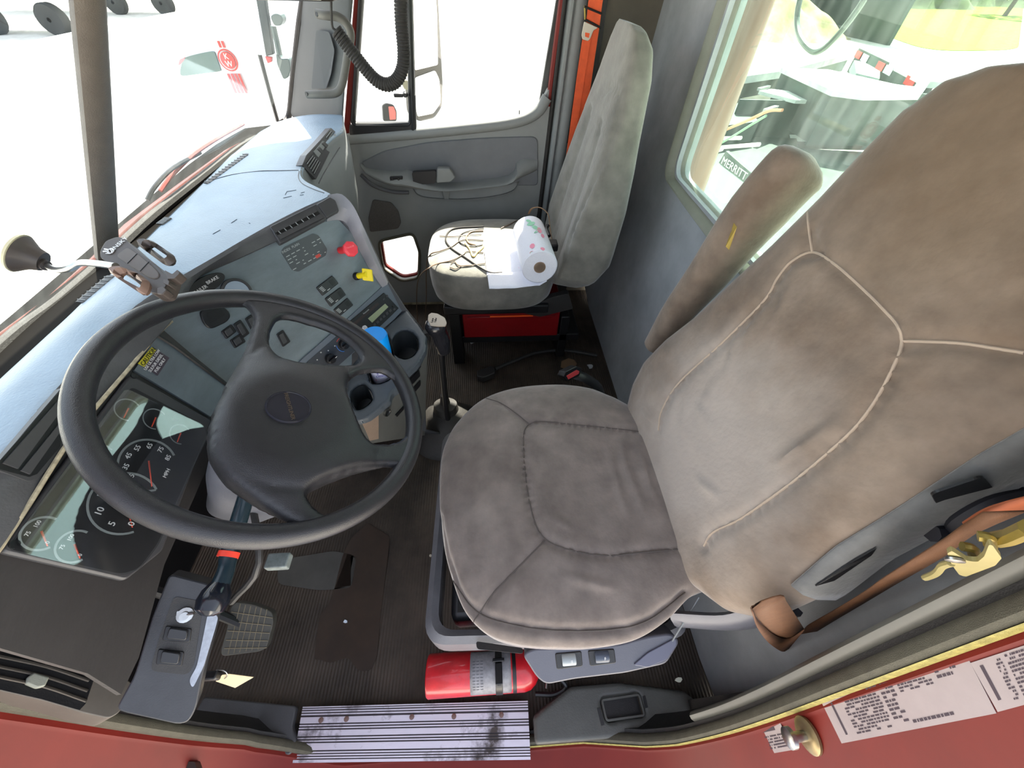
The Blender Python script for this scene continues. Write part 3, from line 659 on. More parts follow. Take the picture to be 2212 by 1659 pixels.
# ================================================================ relief helper: sculpted plate with holes
from mathutils.geometry import delaunay_2d_cdt
from mathutils import Vector
def inpoly(x, y, P):
    c = False; n = len(P); j = n-1
    for i in range(n):
        xi, yi = P[i]; xj, yj = P[j]
        if (yi > y) != (yj > y) and x < (xj-xi)*(y-yi)/(yj-yi)+xi: c = not c
        j = i
    return c
def relief(pl, outer, holes, sp, R, top, bot):
    """pl plane, outer/holes lists of 3D points; top(x,y)->height, bot likewise; R edge rounding radius"""
    T = lambda p: ((p-pl.o).dot(pl.u), (p-pl.o).dot(pl.v))
    def rs(L):
        L = [V(p) for p in L]; L = L+[L[0]]; tot = sum((b-a).length for a, b in zip(L, L[1:])); n = max(8, int(tot/sp)); return [T(p) for p in resample(L, n+1)[:-1]]
    O = rs(outer); HS = [rs(h) for h in holes]
    pts = []; edges = []
    for lp in [O]+HS:
        k = len(pts); pts += lp; edges += [(k+i, k+(i+1) % len(lp)) for i in range(len(lp))]
    nb = len(pts); kd = KDTree(nb)
    for i, p in enumerate(pts): kd.insert((p[0], p[1], 0), i)
    kd.balance()
    xs = [p[0] for p in O]; ys = [p[1] for p in O]; x = min(xs)
    while x < max(xs):
        y = min(ys)
        while y < max(ys):
            if inpoly(x, y, O) and not any(inpoly(x, y, h) for h in HS) and kd.find((x, y, 0))[2] > sp*.7: pts.append((x, y))
            y += sp
        x += sp
    r = delaunay_2d_cdt([Vector(p) for p in pts], edges, [], 0, 1e-6)
    vo, fo = r[0], r[2]; orig = r[3]
    F = []
    for f in fo:
        cx = sum(vo[i][0] for i in f)/len(f); cy = sum(vo[i][1] for i in f)/len(f)
        if inpoly(cx, cy, O) and not any(inpoly(cx, cy, h) for h in HS): F.append(f)
    n = len(vo); vt = []; isb = []
    mb = MB(); idt = []; idb = []
    for i, p in enumerate(vo):
        d = kd.find((p[0], p[1], 0))[2]; q = min(1, d/R); s = sqrt(max(0, 1-(1-q)**2)); mid = (top(*p)+bot(*p))/2; hh = (top(*p)-bot(*p))/2
        base = pl.o+pl.u*p[0]+pl.v*p[1]
        if d < 1e-5:
            idt.append(len(mb.v)); idb.append(len(mb.v)); mb.v.append(base+pl.n*mid)
        else:
            idt.append(len(mb.v)); mb.v.append(base+pl.n*(mid+hh*s)); idb.append(len(mb.v)); mb.v.append(base+pl.n*(mid-hh*s))
    for f in F:
        mb.f.append([idt[i] for i in f]); mb.f.append([idb[i] for i in f][::-1])
    return mb
# ================================================================ steering wheel
SWC = V((-.337, .422, .864)); SWN = V((.551, .031, .834)).normalized()
SU = (V((0, 1, 0))-SWN*SWN.y).normalized(); SV = SWN.cross(SU)
SW = Pl(SWC, SWC+SU, SWC+SWN.cross(SU))
sw = thing('steering_wheel', 'large black leather-grained steering wheel with four spokes and oval centre badge', 'steering wheel', SWC-SWN*.05)
m_sw = mat('wheel_leather', (38, 38, 41), .32, .1, 60, .3, 900, spec=.5)
rim = MB(); NR = 120; rows = []
for i in range(NR):
    a = 2*pi*i/NR; d = SU*cos(a)+SWN.cross(SU)*sin(a)
    rows.append([SWC+d*(.2235+.0155*cos(2*pi*k/18))+SWN*(.0165*sin(2*pi*k/18)) for k in range(18)])
rim.loft(rows, cu=True, cv=True); rim.obj('rim', m_sw, sw)
def rimarc(x0, y0, x1, y1, n=14, r=.2235, ccw=None):
    a = SW.px(x0, y0)-SWC; b = SW.px(x1, y1)-SWC; w = SWN.cross(SU)
    a0 = atan2(a.dot(w), a.dot(SU)); a1 = atan2(b.dot(w), b.dot(SU)); d = (a1-a0+pi) % (2*pi)-pi
    if ccw is True and d < 0: d += 2*pi
    if ccw is False and d > 0: d -= 2*pi
    return [SWC+(SU*cos(a0+d*i/n)+w*sin(a0+d*i/n))*r for i in range(n+1)]
hh_ = .008
leftE = [(645, 1138), (610, 1122), (565, 1098), (520, 1068), (480, 1035), (455, 1000), (443, 960), (447, 915), (462, 870), (482, 830), (508, 785), (528, 745), (540, 705), (545, 680), (535, 660)]
outer = [SW.px(*p, hh_) for p in leftE]; outer = cat(outer, 3)
arc = rimarc(500, 650, 660, 1152, 40)
d1 = rimarc(500, 650, 660, 1152, 60, ccw=True); d2 = rimarc(500, 650, 660, 1152, 60, ccw=False)
q = rimarc(921, 900, 921, 900, 1)[0]
arc = d1 if min((p-q).length for p in d1) < min((p-q).length for p in d2) else d2
O1 = [(590, 712), (602, 690), (622, 684), (665, 695), (715, 712), (755, 738), (777, 765), (772, 780), (745, 784), (690, 785), (645, 783), (608, 768), (588, 742)]
O2 = [(762, 815), (790, 803), (826, 801), (856, 820), (880, 855), (893, 895), (888, 925), (862, 948), (825, 955), (797, 950), (776, 918), (758, 870), (753, 838)]
O3 = [(690, 1050), (730, 1032), (780, 1016), (822, 1009), (856, 1008), (861, 1026), (828, 1068), (785, 1096), (740, 1111), (712, 1110), (685, 1092), (668, 1072), (674, 1058)]
HL = [[p for p in cat([SW.px(*p, hh_) for p in o], 3, True)] for o in (O1, O2, O3)]
hub_c = SW.px(640, 900, .02); hcx, hcy = (hub_c-SW.o).dot(SW.u), (hub_c-SW.o).dot(SW.v)
def ht(x, y):
    d = sqrt((x-hcx)**2+(y-hcy)**2); t = max(0, min(1, (.165-d)/.10)); t = t*t*(3-2*t); return .010+.022*t
def hb(x, y):
    d = sqrt((x-hcx)**2+(y-hcy)**2); t = max(0, min(1, (.16-d)/.09)); return -.010-.03*t
hub = relief(SW, outer+arc[::1], HL, .0045, .013, ht, hb)
normals(hub); th_ = tree(hub)
pads = [[(545, 761), (520, 795), (494, 831), (477, 880), (474, 925), (480, 960), (494, 991), (523, 1022), (566, 1043), (602, 1051), (653, 1054)],
        [(545, 761), (560, 750), (575, 746), (590, 750), (604, 772)], [(742, 783), (748, 795), (756, 812)], [(816, 953), (818, 975), (814, 1008)]]
pm = [onto(th_, p) for p in pads]
seamdisp(hub, pm, .003, .0045)
hubo = hub.obj('hub_and_spokes', m_sw, sw, relax=4)
t3 = tree(hub); bc = hit(t3, 624, 880); n_ = SWN
bu = SW.dir(575, 880, 673, 880); bv = n_.cross(bu)
ra = (SW.px(673, 880, .03)-SW.px(575, 880, .03)).length/2; rb_ = (SW.px(624, 846, .03)-SW.px(624, 911, .03)).length/2
bd = MB(); ring1 = lambda k, h: [bc+bu*(ra*k*cos(2*pi*i/40))+bv*(rb_*k*sin(2*pi*i/40))+n_*h for i in range(40)]
bd.loft([ring1(1.03, -.008), ring1(1.03, .001), ring1(1.0, .0035), ring1(.95, .0035), ring1(.93, .0022), ring1(.5, .003), ring1(.02, .0032)], cu=True, cap=True)
bdo = bd.obj('badge', mat('badge_gloss', (44, 44, 52), .2), sw)
bt = MB(); ax = (bv*-1)
bt.text('FREIGHTLINER', bc+n_*.0035, SW.dir(618, 858, 632, 905), n_.cross(SW.dir(618, 858, 632, 905)), .0075)
bt.obj('badge_print', mat('worn_bronze', (84, 70, 56), .5), bdo)
# ================================================================ steering column
colm = thing('steering_column', 'grey plastic steering column shroud under the steering wheel with black stalk', 'steering column', SWC-SWN*.45)
m_col = mat('column_shroud', (86, 88, 96), .42, .08, 10, .15, 500)
cb = MB(); rows = []
for d, hy, hv, oy, ov in ((.035, .05, .045, 0, 0), (.045, .075, .07, -.005, .005), (.09, .095, .082, -.012, .012), (.15, .098, .08, -.015, .012), (.22, .09, .07, -.015, .01), (.30, .075, .06, -.01, .0), (.34, .06, .05, 0, 0)):
    c = SWC-SWN*d+SU*oy+SWN.cross(SU)*-ov
    rows.append([c+SU*hy*math.copysign(abs(cos(a))**.55, cos(a))+SWN.cross(SU)*hv*math.copysign(abs(sin(a))**.55, sin(a)) for a in [2*pi*k/40 for k in range(40)]])
cb.loft(rows, cu=True, cap=True).obj('shroud', m_col, colm)
MB().tube([SWC-SWN*.30, SWC-SWN*.62], .03, 14, 1).obj('column_shaft', m_dark, colm)
st0 = SWC-SWN*.10+SU*-.085
stp = [st0, at(495, 1195, Z=.735), at(487, 1235, Z=.73), at(466, 1285, Z=.725)]
m_stk = mat('stalk_black', (26, 42, 50), .22)
stk = MB().tube([stp[0], stp[1]], .012, 12, 1).tube([stp[1], stp[2], stp[3]], [.013, .011, .012, .014], 12, 5).obj('stalk', m_stk, colm)
kd_ = (stp[3]-stp[2]).normalized(); MB().lathe([(.012, -.012), (.019, 0), (.021, .012), (.018, .024), (.008, .03), (0, .031)], stp[3]-kd_*.004, kd_, 20).obj('stalk_knob', mat('knob_black', (22, 26, 34), .15), stk)
MB().lathe([(.0125, -.004), (.0145, -.004), (.0145, .004), (.0125, .004)], stp[1]+kd_*.002, kd_, 18).obj('stalk_ring', mat('orange_ring', (225, 60, 40), .5), stk)
MB().tube([SWC-SWN*.2+SU*-.06, at(560, 1215, Z=.66), at(500, 1300, Z=.58)], .006, 8, 4).obj('tilt_lever', m_dark, colm)
MB().box(at(602, 1213, Z=.50), (.045, .03, .02)).obj('bracket', mat('dull_bracket', (120, 128, 126), .5, .3, 60), colm, bevel=.003)
# ================================================================ dashboard
dash = thing('dashboard', 'blue-grey dashboard running across the cab below the windshield', 'dashboard', (-.6, .95, .3))
m_top = mat('dash_top', (130, 150, 166), .42, .07, 14, .5, 260)
m_brow = mat('dash_brow', (74, 74, 76), .5, .2, 12, .3, 300)
m_panel = mat('panel_grey', (108, 119, 125), .42, .22, 5, .2, 300, stretch=(1, 1, 3))
m_trimL = mat('dash_trim_light', (134, 134, 140), .45, .05, 12, .2, 400)
E_px = [(0, 990), (68, 900), (136, 824), (200, 748), (268, 680), (331, 634), (395, 594), (461, 556), (530, 515), (600, 476), (660, 446), (712, 422)]
Ep = [at(x, y, Z=.93) for x, y in E_px]; Ep = [V((-.605, .05, .93)), V((-.603, .16, .93))]+Ep
Bx = [(-.05, -.745), (.437, -.749), (.594, -.754), (.8, -.769), (1.08, -.79), (1.43, -.816), (1.67, -.818), (1.88, -.79)]
bx = wlin(Bx)
Eq = [(700, 412), (680, 402), (655, 388), (648, 370), (660, 345), (690, 318), (720, 292), (738, 278)]
Epp = [at(x, y, Z=.93) for x, y in Eq]+[V((-.545, 1.80, .93))]
Eall = Ep+Epp
rows = []
for p in resample(cat(Eall, 4), 90):
    b = V((bx(p.y), p.y, .905)); r = []
    for k in range(11):
        t = k/10; q = b.lerp(p, t); q.z += .012*sin(pi*t)
        if t < .12: q.z = b.z-.0+q.z-b.z
        r.append(q)
    r.append(p+V((.004, 0, -.006))+(p-b).normalized()*.002)
    rows.append(r)
dt = MB().loft(rows); TDT = tree(dt)
dto = dt.obj('top_pad', m_top, dash, solid=.012)
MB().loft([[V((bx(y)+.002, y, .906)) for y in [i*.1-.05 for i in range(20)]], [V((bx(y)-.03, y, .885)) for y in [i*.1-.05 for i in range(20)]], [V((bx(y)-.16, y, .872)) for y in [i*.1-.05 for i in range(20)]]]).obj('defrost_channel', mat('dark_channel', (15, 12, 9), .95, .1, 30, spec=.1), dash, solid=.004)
# brow: E -> lower lip
G_px = [(0, 1188), (136, 976), (277, 800), (370, 694)]; Fp = [(430, 600), (520, 558), (605, 518), (700, 470)]
low = [V((-.585, .05, .88)), V((-.585, .12, .88))]+[at(x, y, Z=.882) for x, y in G_px[:3]]+[at(370, 694, Z=.888), at(400, 645, Z=.897)]+[at(x, y, Z=.903) for x, y in Fp]
nE = 60; a_ = resample(cat(Ep, 4), nE); b_ = resample(cat(low, 4), nE)
rows = [[p, p.lerp(q, .12)+V((.008, -.003, -.002)), p.lerp(q, .5)+V((.008, -.004, 0)), q+V((.004, -.002, .004)), q, q+V((-.03, .01, -.012)), q+V((-.06, .03, -.02))] for p, q in zip(a_, b_)]
MB().loft(rows).obj('brow', m_brow, dash)
PCn = Pl(at(430, 600, Z=.90), at(700, 470, Z=.898), at(850, 640, Z=.655))
PDn = Pl(at(285, 815, Z=.872), at(10, 1190, Z=.872), at(450, 905, Z=.742))
m_dface = mat('lower_dash', (52, 50, 49), .5, .25, 4, .3, 200, stretch=(1, .3, 1))
pD = [(-90, 1330), (0, 1182), (136, 970), (277, 794), (352, 712), (420, 770), (520, 850), (470, 960), (355, 1220), (300, 1420), (262, 1500), (190, 1455), (0, 1400), (-120, 1370)]
MB().prism([PDn.px(x, y, -.004) for x, y in pD], -PDn.n*.008).obj('driver_panel', m_dface, dash, smooth=False)
pCt = [(340, 712), (372, 690), (428, 592), (520, 550), (605, 510), (706, 466), (735, 478), (760, 505), (790, 560), (822, 615), (838, 607), (875, 664), (846, 690), (760, 745), (760, 800), (700, 830), (560, 900), (520, 850)]
MB().prism(PCn.pxs(pCt), -PCn.n*.02).obj('centre_panel', m_panel, dash, smooth=False)
MB().tube([PDn.px(x, y, .002) for x, y in [(336, 722), (380, 750), (440, 795), (495, 835)]], .0035, 6, 4).obj('panel_gap', m_black, dash)
MB().prism([PDn.px(x, y, .0) for x, y in [(290, 800), (340, 726), (492, 836), (455, 900)]], -PDn.n*.004).obj('caution_panel', m_panel, dash, smooth=False)
# light trim on passenger side of centre panel
ti = [(706, 478), (730, 475), (748, 482), (762, 505), (782, 548), (805, 590), (826, 621)]
to = [(709, 421), (734, 418), (753, 432), (768, 453), (785, 490), (812, 550), (838, 609)]
TI = resample(cat([PCn.px(x, y, .004) for x, y in ti], 5), 26); TO = resample(cat([at(x, y, Z=z) for (x, y), z in zip(to, (.932, .928, .918, .90, .86, .78, .70))], 5), 26)
rows = [[p-PCn.n*.03, p, p.lerp(q, .5)+V((.008, -.006, .004)), q, q+V((-.03, .0, -.03)), q+V((-.12, .01, -.08))] for p, q in zip(TI, TO)]
MB().loft(rows).obj('centre_trim', m_trimL, dash)
# console right side wall
edge = [at(753, 432, Z=.918), at(785, 490, Z=.86), at(812, 550, Z=.78), at(838, 609, Z=.70), at(875, 666, Z=.62), at(910, 710, Z=.55), at(924, 735, Z=.51), at(922, 790, Z=.44), at(918, 870, Z=.30), at(920, 930, Z=.2), V((-.19, .93, .0))]
rows = [[p, p+V((-.35, .04, 0))] for p in edge]
MB().loft(rows).obj('console_side', mat('console_side', (70, 72, 76), .5, .1, 10), dash, solid=.006)
# radio bezel
rb2 = [(640, 790), (826, 617), (838, 608), (876, 665), (848, 690), (760, 750), (700, 800)]
# passenger fascia: vents + glovebox
pf0 = [at(x, y, Z=.93) for x, y in [(700, 412), (680, 402), (655, 388), (648, 370), (660, 345), (690, 318), (720, 292), (738, 278)]]
fa = resample(cat(pf0[2:]+[V((-.545, 1.79, .93))], 4), 24)
rows = [[p, p+V((.003, 0, -.003)), p+V((.004, 0, -.02)), p+V((.003, 0, -.065)), p+V((.006, 0, -.072)), p+V((.004, 0, -.12)), p+V((-.010, 0, -.24)), p+V((-.045, 0, -.38)), p+V((-.11, 0, -.48)), p+V((-.27, 0, -.52))] for p in fa]
pfo = MB().loft(rows); TPF = tree(pfo)
pfo.obj('passenger_fascia', mat('fascia_grey', (118, 122, 122), .5, .06, 10, .15, 400), dash)
# ================================================================ dashboard details
m_wht = mat('white_print', (225, 225, 225), .6); m_bez = mat('bezel', (64, 64, 66), .4, .1, 20)
m_sw2 = mat('switch_black', (34, 35, 38), .35, .1, 20); m_red2 = mat('red_plastic', (205, 40, 48), .35); m_yelp = mat('yellow_plastic', (236, 214, 20), .35)
def avgp(L): return sum(L, V((0, 0, 0)))/len(L)
def plate(pl, px, h, th, m, par, name, r=0, bevel=0, sm=False, k=4):
    p = pl.pxs(px, h)
    if r: p = rnd(p, r, k)
    return MB().prism(p, -pl.n*th).obj(name, m, par, smooth=bool(bevel) or sm, bevel=bevel)
# defrost vents on top pad
for (x0, y0, x1, y1, n, w) in ((446, 398, 534, 334, 13, 5), (314, 510, 366, 473, 8, 6), (166, 664, 243, 598, 7, 9)):
    q = onto(TDT, [(x0+(x1-x0)*t/8, y0+(y1-y0)*t/8) for t in range(9)], .0025)
    v_ = MB().tube(q, .01, 8, 2, flat=(.0014, .0095 if n < 13 else .0075), up=(0, 0, 1)).obj('defrost_vent', m_black, dash)
    s_ = MB(); Q = resample(q, n*2+1)
    for i in range(1, n*2, 2):
        d = (Q[i+1]-Q[i-1]).normalized(); s_.box(Q[i]+V((0, 0, .0008)), (.0015, .017, .003), u=d, v=V((0, 0, 1)).cross(d))
    s_.obj('vent_slats', m_grey, v_)
for q_ in ([(645, 368), (600, 369), (560, 370), (500, 378), (450, 392), (410, 418)], [(646, 370), (645, 385), (655, 398), (680, 410), (700, 417)]):
    q = onto(TDT, q_, .0003)
    if len(q) > 2: MB().tube(q, .0011, 6, 5).obj('pad_seam', m_black, dash)
m_scf = mat('scuff', (60, 74, 86), .7)
for q_ in ([(612, 428), (630, 424)], [(616, 421), (620, 414), (640, 411)], [(650, 417), (658, 415)], [(648, 422), (656, 421)], [(460, 506), (476, 497)], [(500, 482), (512, 474)], [(538, 482), (540, 483)]):
    q = onto(TDT, q_, .0002)
    if len(q) > 1: MB().tube(q, .0008, 6, 1).obj('scuff_mark', m_scf, dash)
# centre vent in brow
BV = Pl(at(600, 476, Z=.93), at(690, 434, Z=.93), at(606, 518, Z=.903))
cv = plate(BV, [(583, 489), (683, 440), (706, 472), (605, 526)], .012, .014, m_bez, dash, 'centre_vent', .004, .002)
plate(BV, [(590, 495), (681, 449), (700, 471), (607, 518)], .0125, .001, m_black, cv, 'vent_recess', .003)
plate(BV, [(589, 494), (680, 448), (686, 456), (594, 503)], .0145, .003, m_bez, cv, 'vent_louver')
plate(BV, [(600, 508), (692, 462), (699, 470), (606, 517)], .0145, .003, m_bez, cv, 'vent_louver')
for i in range(7):
    t = (i+.6)/7.2; a = (594+88*t, 503-46*t); b = (600+88*t, 509-46*t)
    MB().tube([BV.px(*a, .0135), BV.px(*b, .0135)], .0012, 6, 1).obj('vent_blade', m_grey, cv)
plate(BV, [(684, 440), (712, 424), (725, 432), (733, 455), (706, 470)], .011, .012, m_bez, dash, 'brow_cap', .004, .003)
# tray recess at driver's left part of brow
BL = Pl(at(136, 824, Z=.93), at(0, 990, Z=.93), at(136, 976, Z=.882))
bl = plate(BL, [(-20, 1018), (134, 836), (150, 880), (138, 972), (84, 1033), (62, 1040), (-20, 1000+10)], .009, .01, m_bez, dash, 'driver_vent', .003, .002)
plate(BL, [(-14, 1010), (130, 846), (142, 885), (130, 965), (80, 1024), (64, 1030)], .0098, .001, m_black, bl, 'vent_recess')
plate(BL, [(8, 1000), (130, 862), (136, 882), (40, 1012)], .012, .003, m_bez, bl, 'vent_louver')
plate(BL, [(46, 1016), (137, 905), (136, 925), (66, 1024)], .012, .003, m_bez, bl, 'vent_louver')
# instrument cluster
cl = plate(PDn, [(283, 808), (458, 908), (352, 1190), (272, 1254), (0, 1192)], .008, .01, m_bez, dash, 'gauge_cluster', .006, .003)
MB().tube([PDn.px(x, y, .009) for x, y in [(-60, 1262), (0, 1184), (70, 1078), (136, 972), (200, 888), (277, 798), (340, 722), (371, 694)]], .0028, 6, 2).obj('cluster_edge', mat('worn_edge', (170, 160, 135), .6, .3, 90), dash)
m_face = mat('gauge_face', (26, 26, 28), .6)
plate(PDn, [(284, 835), (440, 918), (448, 935), (340, 1175), (300, 1228), (262, 1240), (18, 1186)], .0085, .001, m_face, cl, 'gauge_face', .008)
m_arc = mat('gauge_arc', (140, 146, 146), .6); m_ndl = mat('gauge_needle', (230, 80, 50), .5)
def gauge(cx, cy, r, a0, a1, nums, needle, w=.0022, ts=.008, ref=(0, 1)):
    h = .0100; c = PDn.px(cx, cy, h); up = PDn.v if PDn.v.z > 0 else -PDn.v; rt = up.cross(PDn.n)*1
    rt = up.cross(PDn.n); P = lambda a, q: c+rt*(sin(radians(a))*q)+up*(cos(radians(a))*q)
    n = 30; g = MB()
    g.loft([[P(a0+(a1-a0)*i/n, r) for i in range(n+1)], [P(a0+(a1-a0)*i/n, r-w) for i in range(n+1)], [P(a0+(a1-a0)*i/n, r-w)-PDn.n*.0008 for i in range(n+1)]])
    go = g.obj('gauge_dial', m_arc, cl)
    if nums:
        for i, s in enumerate(nums):
            a = a0+(a1-a0)*i/(len(nums)-1)
            if s: MB().text(s, P(a, r-w-ts*.9), rt, up, ts).obj('dial_number', m_wht, go)
    a = a0+(a1-a0)*needle; MB().loft([[P(a+180, r*.15)+P(a+90, .0011)-c, P(a+180, r*.15)-P(a+90, .0011)+c], [P(a, r*.82)+P(a+90, .0005)-c, P(a, r*.82)-P(a+90, .0005)+c]]).obj('needle', m_ndl, go, solid=.0008)
    return go
gauge(272, 1086, .046, -130, 130, ['0', '5', '10', '15', '20', '', ''], 0, .003, .012)
gauge(322, 1004, .043, -130, 130, ['', '', '25', '35', '45', '55', '65', '75', '85'], .03, .003, .010)
for x, y in ((92, 1152), (163, 1180)): gauge(x, y, .021, -140, 100, ['0', '', '75', '100', ''], .02, .0026, .006)
for x, y in ((276, 885), (335, 905), (390, 938), (215, 985)): gauge(x, y, .0185, -120, 120, None, .1, .0018)
MB().text('MPH', PDn.px(360, 1022, .0096), V((0, 1, 0)) if False else (PDn.v if PDn.v.z > 0 else -PDn.v).cross(PDn.n), PDn.v if PDn.v.z > 0 else -PDn.v, .008).obj('dial_unit', m_wht, cl)
for x, y in ((289, 812), (30, 1176)): MB().lathe([(.005, 0), (.005, .002), (0, .0025)], PDn.px(x, y, .008), PDn.n, 12).obj('bezel_screw', m_black, cl)
g_lens = glass('cluster_lens', (.93, .95, .96), 0, 1, 2.6)
ln_ = PDn.n.copy(); ln_.rotate(Matrix.Rotation(radians(-12), 3, 'Y')); l0 = PDn.px(200, 880, .012)
LPn = Pl(l0, l0+PDn.u*.1, l0+PDn.u.cross(ln_)*.1)
MB().prism(rnd([LPn.px(x, y, 0) for x, y in [(272, 838), (440, 918), (450, 940), (342, 1178), (300, 1232), (258, 1244), (14, 1186)]], .008), -LPn.n*.002).obj('cluster_lens', g_lens, cl, smooth=False)
plate(PDn, [(378, 893), (392, 893), (388, 907), (374, 905)], .02, .004, m_black, cl, 'lens_clip')
# caution label
CAT = plate(PDn, [(298, 785), (328, 750), (338, 755), (312, 792)], .0012, .001, mat('label_yellow', (215, 205, 50), .5), dash, 'caution_label')
plate(PDn, [(312, 792), (338, 755), (366, 773), (341, 811)], .0012, .001, mat('label_purple', (74, 66, 76), .5), CAT, 'label_body')
du = PDn.dir(303, 790, 330, 754); dv = PDn.n.cross(du)
MB().text('\u26a0 CAUTION' if False else 'CAUTION', PDn.px(321, 770, .0016), du, dv, .0095).obj('label_title', m_black, CAT)
tt = MB()
for s, (x, y) in (('USE ULTRA LOW', (329, 777)), ('SULFUR DIESEL', (337, 784)), ('FUEL ONLY', (346, 789))): tt.text(s, PDn.px(x, y, .0016), du, dv, .0066)
tt.obj('label_text', m_wht, CAT)
# trailer brake lens + round gauge
c0_ = PCn.px(444, 616, .012); uu = PCn.dir(418, 630, 470, 600); vv = PCn.n.cross(uu)
tl_ = MB(); tl_.loft([[c0_+uu*(.042*k*cos(2*pi*i/36))+vv*(.015*k*sin(2*pi*i/36))+PCn.n*h for i in range(36)] for k, h in ((1, -.02), (1, 0), (.96, .002), (.02, .002))], cu=True)
uu = (uu*.985+vv*.0).normalized(); tlo = tl_.obj('trailer_brake_lens', m_black, dash)
MB().text('TRAILER', PCn.px(431, 627, .0152), uu, vv, .0088).text('BRAKE', PCn.px(459, 605, .0152), uu, vv, .0088).obj('lens_text', m_wht, tlo)
gc = PCn.px(510, 632, 0); rg = .030
rgo = MB().lathe([(rg, -.002), (rg, .008), (rg-.004, .010), (rg-.006, .006), (0, .006)], gc, PCn.n, 32).obj('air_gauge', m_bez, dash)
MB().lathe([(rg-.006, .0065), (rg-.006, .0075), (0, .0078)], gc, PCn.n, 28).obj('gauge_glass', mat('gauge_glassy', (150, 165, 180), .05), rgo)
# legend plate on centre panel
lg = plate(PCn, [(607, 544), (614, 534), (676, 504), (688, 508), (707, 538), (704, 552), (645, 587), (632, 584)], .0012, .0012, mat('legend_plate', (70, 74, 78), .45), dash, 'legend_plate', .004)
tt = MB(); lu = PCn.dir(607, 544, 676, 508); lv = PCn.n.cross(lu); t2_ = MB()
tt.text('INDEX  PLAIN', PCn.px(628, 536, .0014), lu, lv, .008)
random.seed(3)
for i in range(5):
    for j in range(7):
        if random.random() < .7: 
            p = PCn.px(622+j*11-i*0+6*i*.6, 553-j*6+i*7, .0014); w = random.choice((.004, .007, .010)); tt.box(p, (w, .0016, .0004), u=lu, v=lv)
tt.obj('legend_print', mat('dim_print', (165, 170, 170), .6), lg)
MB().box(PCn.px(687, 553, .0014), (.014, .007, .0006), u=lu, v=lv).obj('legend_red', mat('legend_redm', (190, 70, 60), .5), lg)
# air brake knobs
kb = PCn.px(735, 541, 0); kh = PCn.px(757, 538, .045); kd2 = (kh-kb).normalized()
rk_ = MB().lathe([(.009, 0), (.009, .02), (.0085, (kh-kb).length)], kb, kd2, 16).obj('parking_brake_knob', m_red2, dash)
fo = (kd2+ (CAM-kh).normalized()*.8).normalized()
MB().lathe([(.004, -.008), (.0185, -.004), (.0205, .0), (.0185, .005), (.012, .0065), (0, .006)], kh, fo, 8).obj('octagonal_head', mat('red_head', (222, 60, 72), .4), rk_, smooth=False, bevel=.001)
fu, fv = frame(fo)
MB().text('TRAILER', kh+fo*.0072+fv*.005, fu if fu.x > 0 else -fu, fv, .0055).obj('knob_text', mat('pink_print', (245, 130, 140), .5), rk_)
kb = PCn.px(769, 597, 0); kh = PCn.px(793, 593, .042); kd2 = (kh-kb).normalized()
MB().lathe([(.0105, -.002), (.0105, .008), (.009, .01)], kb, kd2, 16).obj('knob_collar', m_black, dash)
yk = MB().lathe([(.008, 0), (.008, (kh-kb).length)], kb, kd2, 16).obj('trailer_air_knob', m_yelp, dash)
yl = Pl(kh, kh+RT*.1+FW*.02, kh-UP*.1+FW*.02)
MB().prism(rnd([yl.px(781, 579), yl.px(803, 582), yl.px(806, 608), yl.px(783, 605)], .003), -yl.n*.012).obj('square_head', m_yelp, yk, bevel=.0025)
# three switches with print
for q in ([(684, 621), (718, 595), (732, 612), (698, 639)], [(702.5, 645), (736, 620), (748, 637), (715.5, 663)], [(721, 669), (751, 643), (764, 659), (734, 684)]):
    s_ = plate(PCn, q, .004, .006, m_sw2, dash, 'dash_switch', .003, .0015)
    A = [V((x, y)) for x, y in q] if False else q
    L_ = lambda a, b: (q[0][0]+(q[1][0]-q[0][0])*a+(q[3][0]-q[0][0])*b, q[0][1]+(q[1][1]-q[0][1])*a+(q[3][1]-q[0][1])*b)
    plate(PCn, [L_(.68, .2), L_(.9, .2), L_(.9, .8), L_(.68, .8)], .0045, .0006, m_black, s_, 'switch_opening')
    pr = MB(); su = PCn.dir(*q[0], *q[1]); sv = PCn.n.cross(su)
    for i in range(4): pr.box(PCn.px(*L_(.16+.012*i, .25+.14*i), .0046), (.010, .0018, .0004), u=su, v=sv)
    pr.box(PCn.px(*L_(.42, .85), .0046), (.009, .002, .0004), u=su, v=sv)
    pr.obj('switch_print', mat('dim_print', (165, 170, 170), .6), s_)
# switches behind the steering wheel
for q, c in (([(478, 716), (500, 700), (512, 716), (490, 733)], 0), ([(497, 735), (520, 720), (532, 738), (508, 753)], 0), ([(505, 700), (520, 690), (540, 720), (524, 732)], 1), ([(530, 688), (545, 678), (560, 705), (545, 716)], 1), ([(598, 722), (612, 712), (628, 738), (612, 750)], 1)):
    s_ = plate(PCn, q, .004, .006, m_sw2, dash, 'rocker_switch', .003, .0015)
    L_ = lambda a, b: (q[0][0]+(q[1][0]-q[0][0])*a+(q[3][0]-q[0][0])*b, q[0][1]+(q[1][1]-q[0][1])*a+(q[3][1]-q[0][1])*b)
    plate(PCn, [L_(.2, .15), L_(.8, .15), L_(.8, .85), L_(.2, .85)], .008, .004, m_bez, s_, 'rocker', .002, .0012)
rr_ = plate(PCn, [(430, 672), (478, 655), (500, 680), (492, 695), (455, 712), (440, 700)], .006, .008, m_sw2, dash, 'storage_tray', .01, .002)
plate(PCn, [(445, 676), (475, 662), (488, 680), (456, 698)], .0065, .001, m_black, rr_, 'tray_recess', .006)
